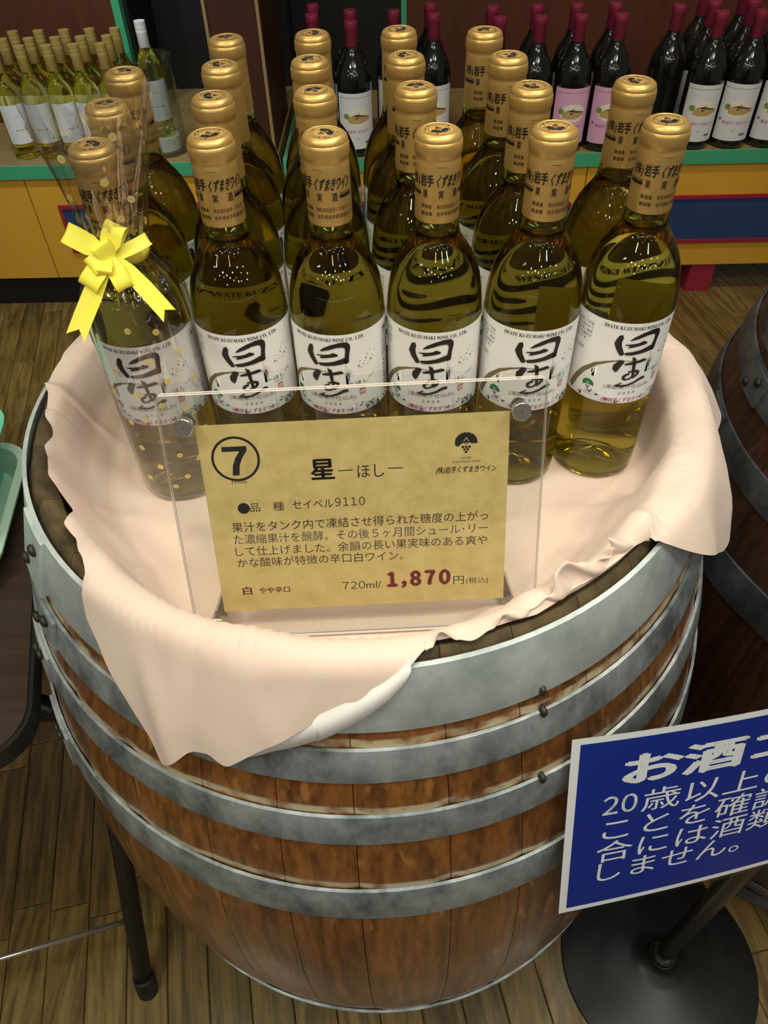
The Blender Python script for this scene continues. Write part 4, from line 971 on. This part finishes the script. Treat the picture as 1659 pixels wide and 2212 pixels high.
# magnums, right bay
def make_magnum(lk, nm):
    t = thing(nm, 'x', 'bottle')
    b = B(); b.lathe([(.0004, .004), (.042, 0), (.050, .004), (.0515, .014), (.0515, .180), (.0500, .198), (.0455, .218), (.0370, .238), (.0270, .254), (.0195, .266), (.0168, .280), (.0160, .330), (.0004, .330)], 36, cap0=False, cap1=False); b.obj('glass_body', MAT['redwine'], t, True)
    b = B(); b.lathe([(.0168, .273), (.0175, .274), (.0172, .316), (.0180, .3175), (.0180, .333), (.0172, .335), (.0004, .335)], 28, cap0=False, cap1=False); autosmooth(b.obj('capsule', MAT['burg'], t), 50)
    it = [(*rect(-58, 24, 58, 172), 0, 1)]
    it.append((*rect(-52, 160, 52, 161), 5, 2)); it.append((*disc(2, 108, 38, 28, 24), 1, 2))
    it.append((*poly([(-28, 96), (-28, 104), (-18, 114), (0, 110), (24, 108), (38, 106), (38, 102), (26, 97), (10, 93), (-12, 93)]), 2, 3)); it.append((*poly([(0, 110), (4, 126), (8, 110)]), 2, 3)); it.append((*disc(-32, 112, 9, 12, 8), 3, 3)); it.append((*poly([(-18, 114), (0, 118), (36, 110), (38, 107), (0, 111)]), 6, 4))
    it.append((*disc(-46, 78, 4, 10), 5, 2)); it.append((*text('(株)岩手くずまきワイン', -38, 50, 68, 10, .01), 4, 2)); it.append((*rect(20, 38, 38, 44), 5, 2)); it.append((*line(-6, 52, 6, 52, 1.2), 5, 2))
    wrap(it, .0517, 5.0).obj('label', [MAT[lk], MAT['cream'], MAT['tan'], MAT['leafg'], MAT['magenta'], MAT['grey'], MAT['arc']], t, True)
    return t
mw = make_magnum('wlabel', 'red_wine_bottle'); mp_ = make_magnum('plabel', 'red_wine_bottle')
fw_, fp_ = True, True
MAGS = [('w', .956, 1.758, 'large dark wine bottle with white label, right shelf, front row, left of three'), ('w', 1.062, 1.755, 'large dark wine bottle with white label, right shelf, front row, middle of three'), ('w', 1.168, 1.752, 'large dark wine bottle with white label at the right picture edge'),
        ('w', .866, 1.835, 'large dark wine bottle with a pale strip reflection, left of the white-labelled group'), ('w', .973, 1.866, 'large dark wine bottle behind the left white-labelled one'), ('w', 1.079, 1.863, 'large dark wine bottle behind the middle white-labelled one'), ('w', .985, 1.975, 'large dark wine bottle third row, behind the left white-labelled ones'), ('w', 1.10, 1.972, 'large dark wine bottle third row, behind the middle white-labelled ones'), ('w', 1.19, 1.90, 'large dark wine bottle second row at the right picture edge'),
        ('p', .692, 1.766, 'large dark wine bottle with pink label, right one of the front pair'), ('p', .585, 1.768, 'large dark wine bottle with pink label, left one of the front pair'), ('p', .478, 1.771, 'large dark wine bottle with pink label mostly hidden by gold capsule'), ('p', .704, 1.880, 'large dark wine bottle behind the right pink-labelled one'), ('p', .597, 1.882, 'large dark wine bottle behind the left pink-labelled one'), ('p', .488, 1.886, 'large dark wine bottle behind the half hidden pink-labelled one'),
        ('w', -.028, 1.788, 'large dark wine bottle with white label seen between second and third capsule columns'), ('w', -.031, 1.898, 'large dark wine bottle behind the one between capsule columns'), ('w', -.135, 1.866, 'large dark wine bottle leftmost on the right shelf beside the pillar'), ('w', -.138, 1.975, 'large dark wine bottle behind the leftmost one by the pillar'), ('w', .090, 1.880, 'large dark wine bottle half hidden behind fourth capsule column'), ('w', .198, 1.829, 'large dark wine bottle with white label right of the fourth capsule column'), ('w', .196, 1.940, 'large dark wine bottle behind the one right of fourth capsule column'), ('w', .370, 1.775, 'large dark wine bottle behind the fifth column back capsule'), ('w', .364, 1.886, 'large dark wine bottle second row behind the fifth column')]
for k, x, y, lab in MAGS:
    loc = (x, y, ZS + .0005); g = 'magnum wine bottles on the right shelf'; rz = random.Random(int(x * 999)).uniform(-.12, .12) + .12 - .25 * x
    if k == 'w' and fw_: o = mw; fw_ = False; o.location = loc; o.rotation_euler = (0, 0, rz); o['label'] = lab; o['group'] = g
    elif k == 'p' and fp_: o = mp_; fp_ = False; o.location = loc; o.rotation_euler = (0, 0, rz); o['label'] = lab; o['group'] = g
    else: dup(mw if k == 'w' else mp_, loc, rz + (2.6 if 'strip reflection' in lab else 0), lab, g)
bpy.context.view_layer.update()
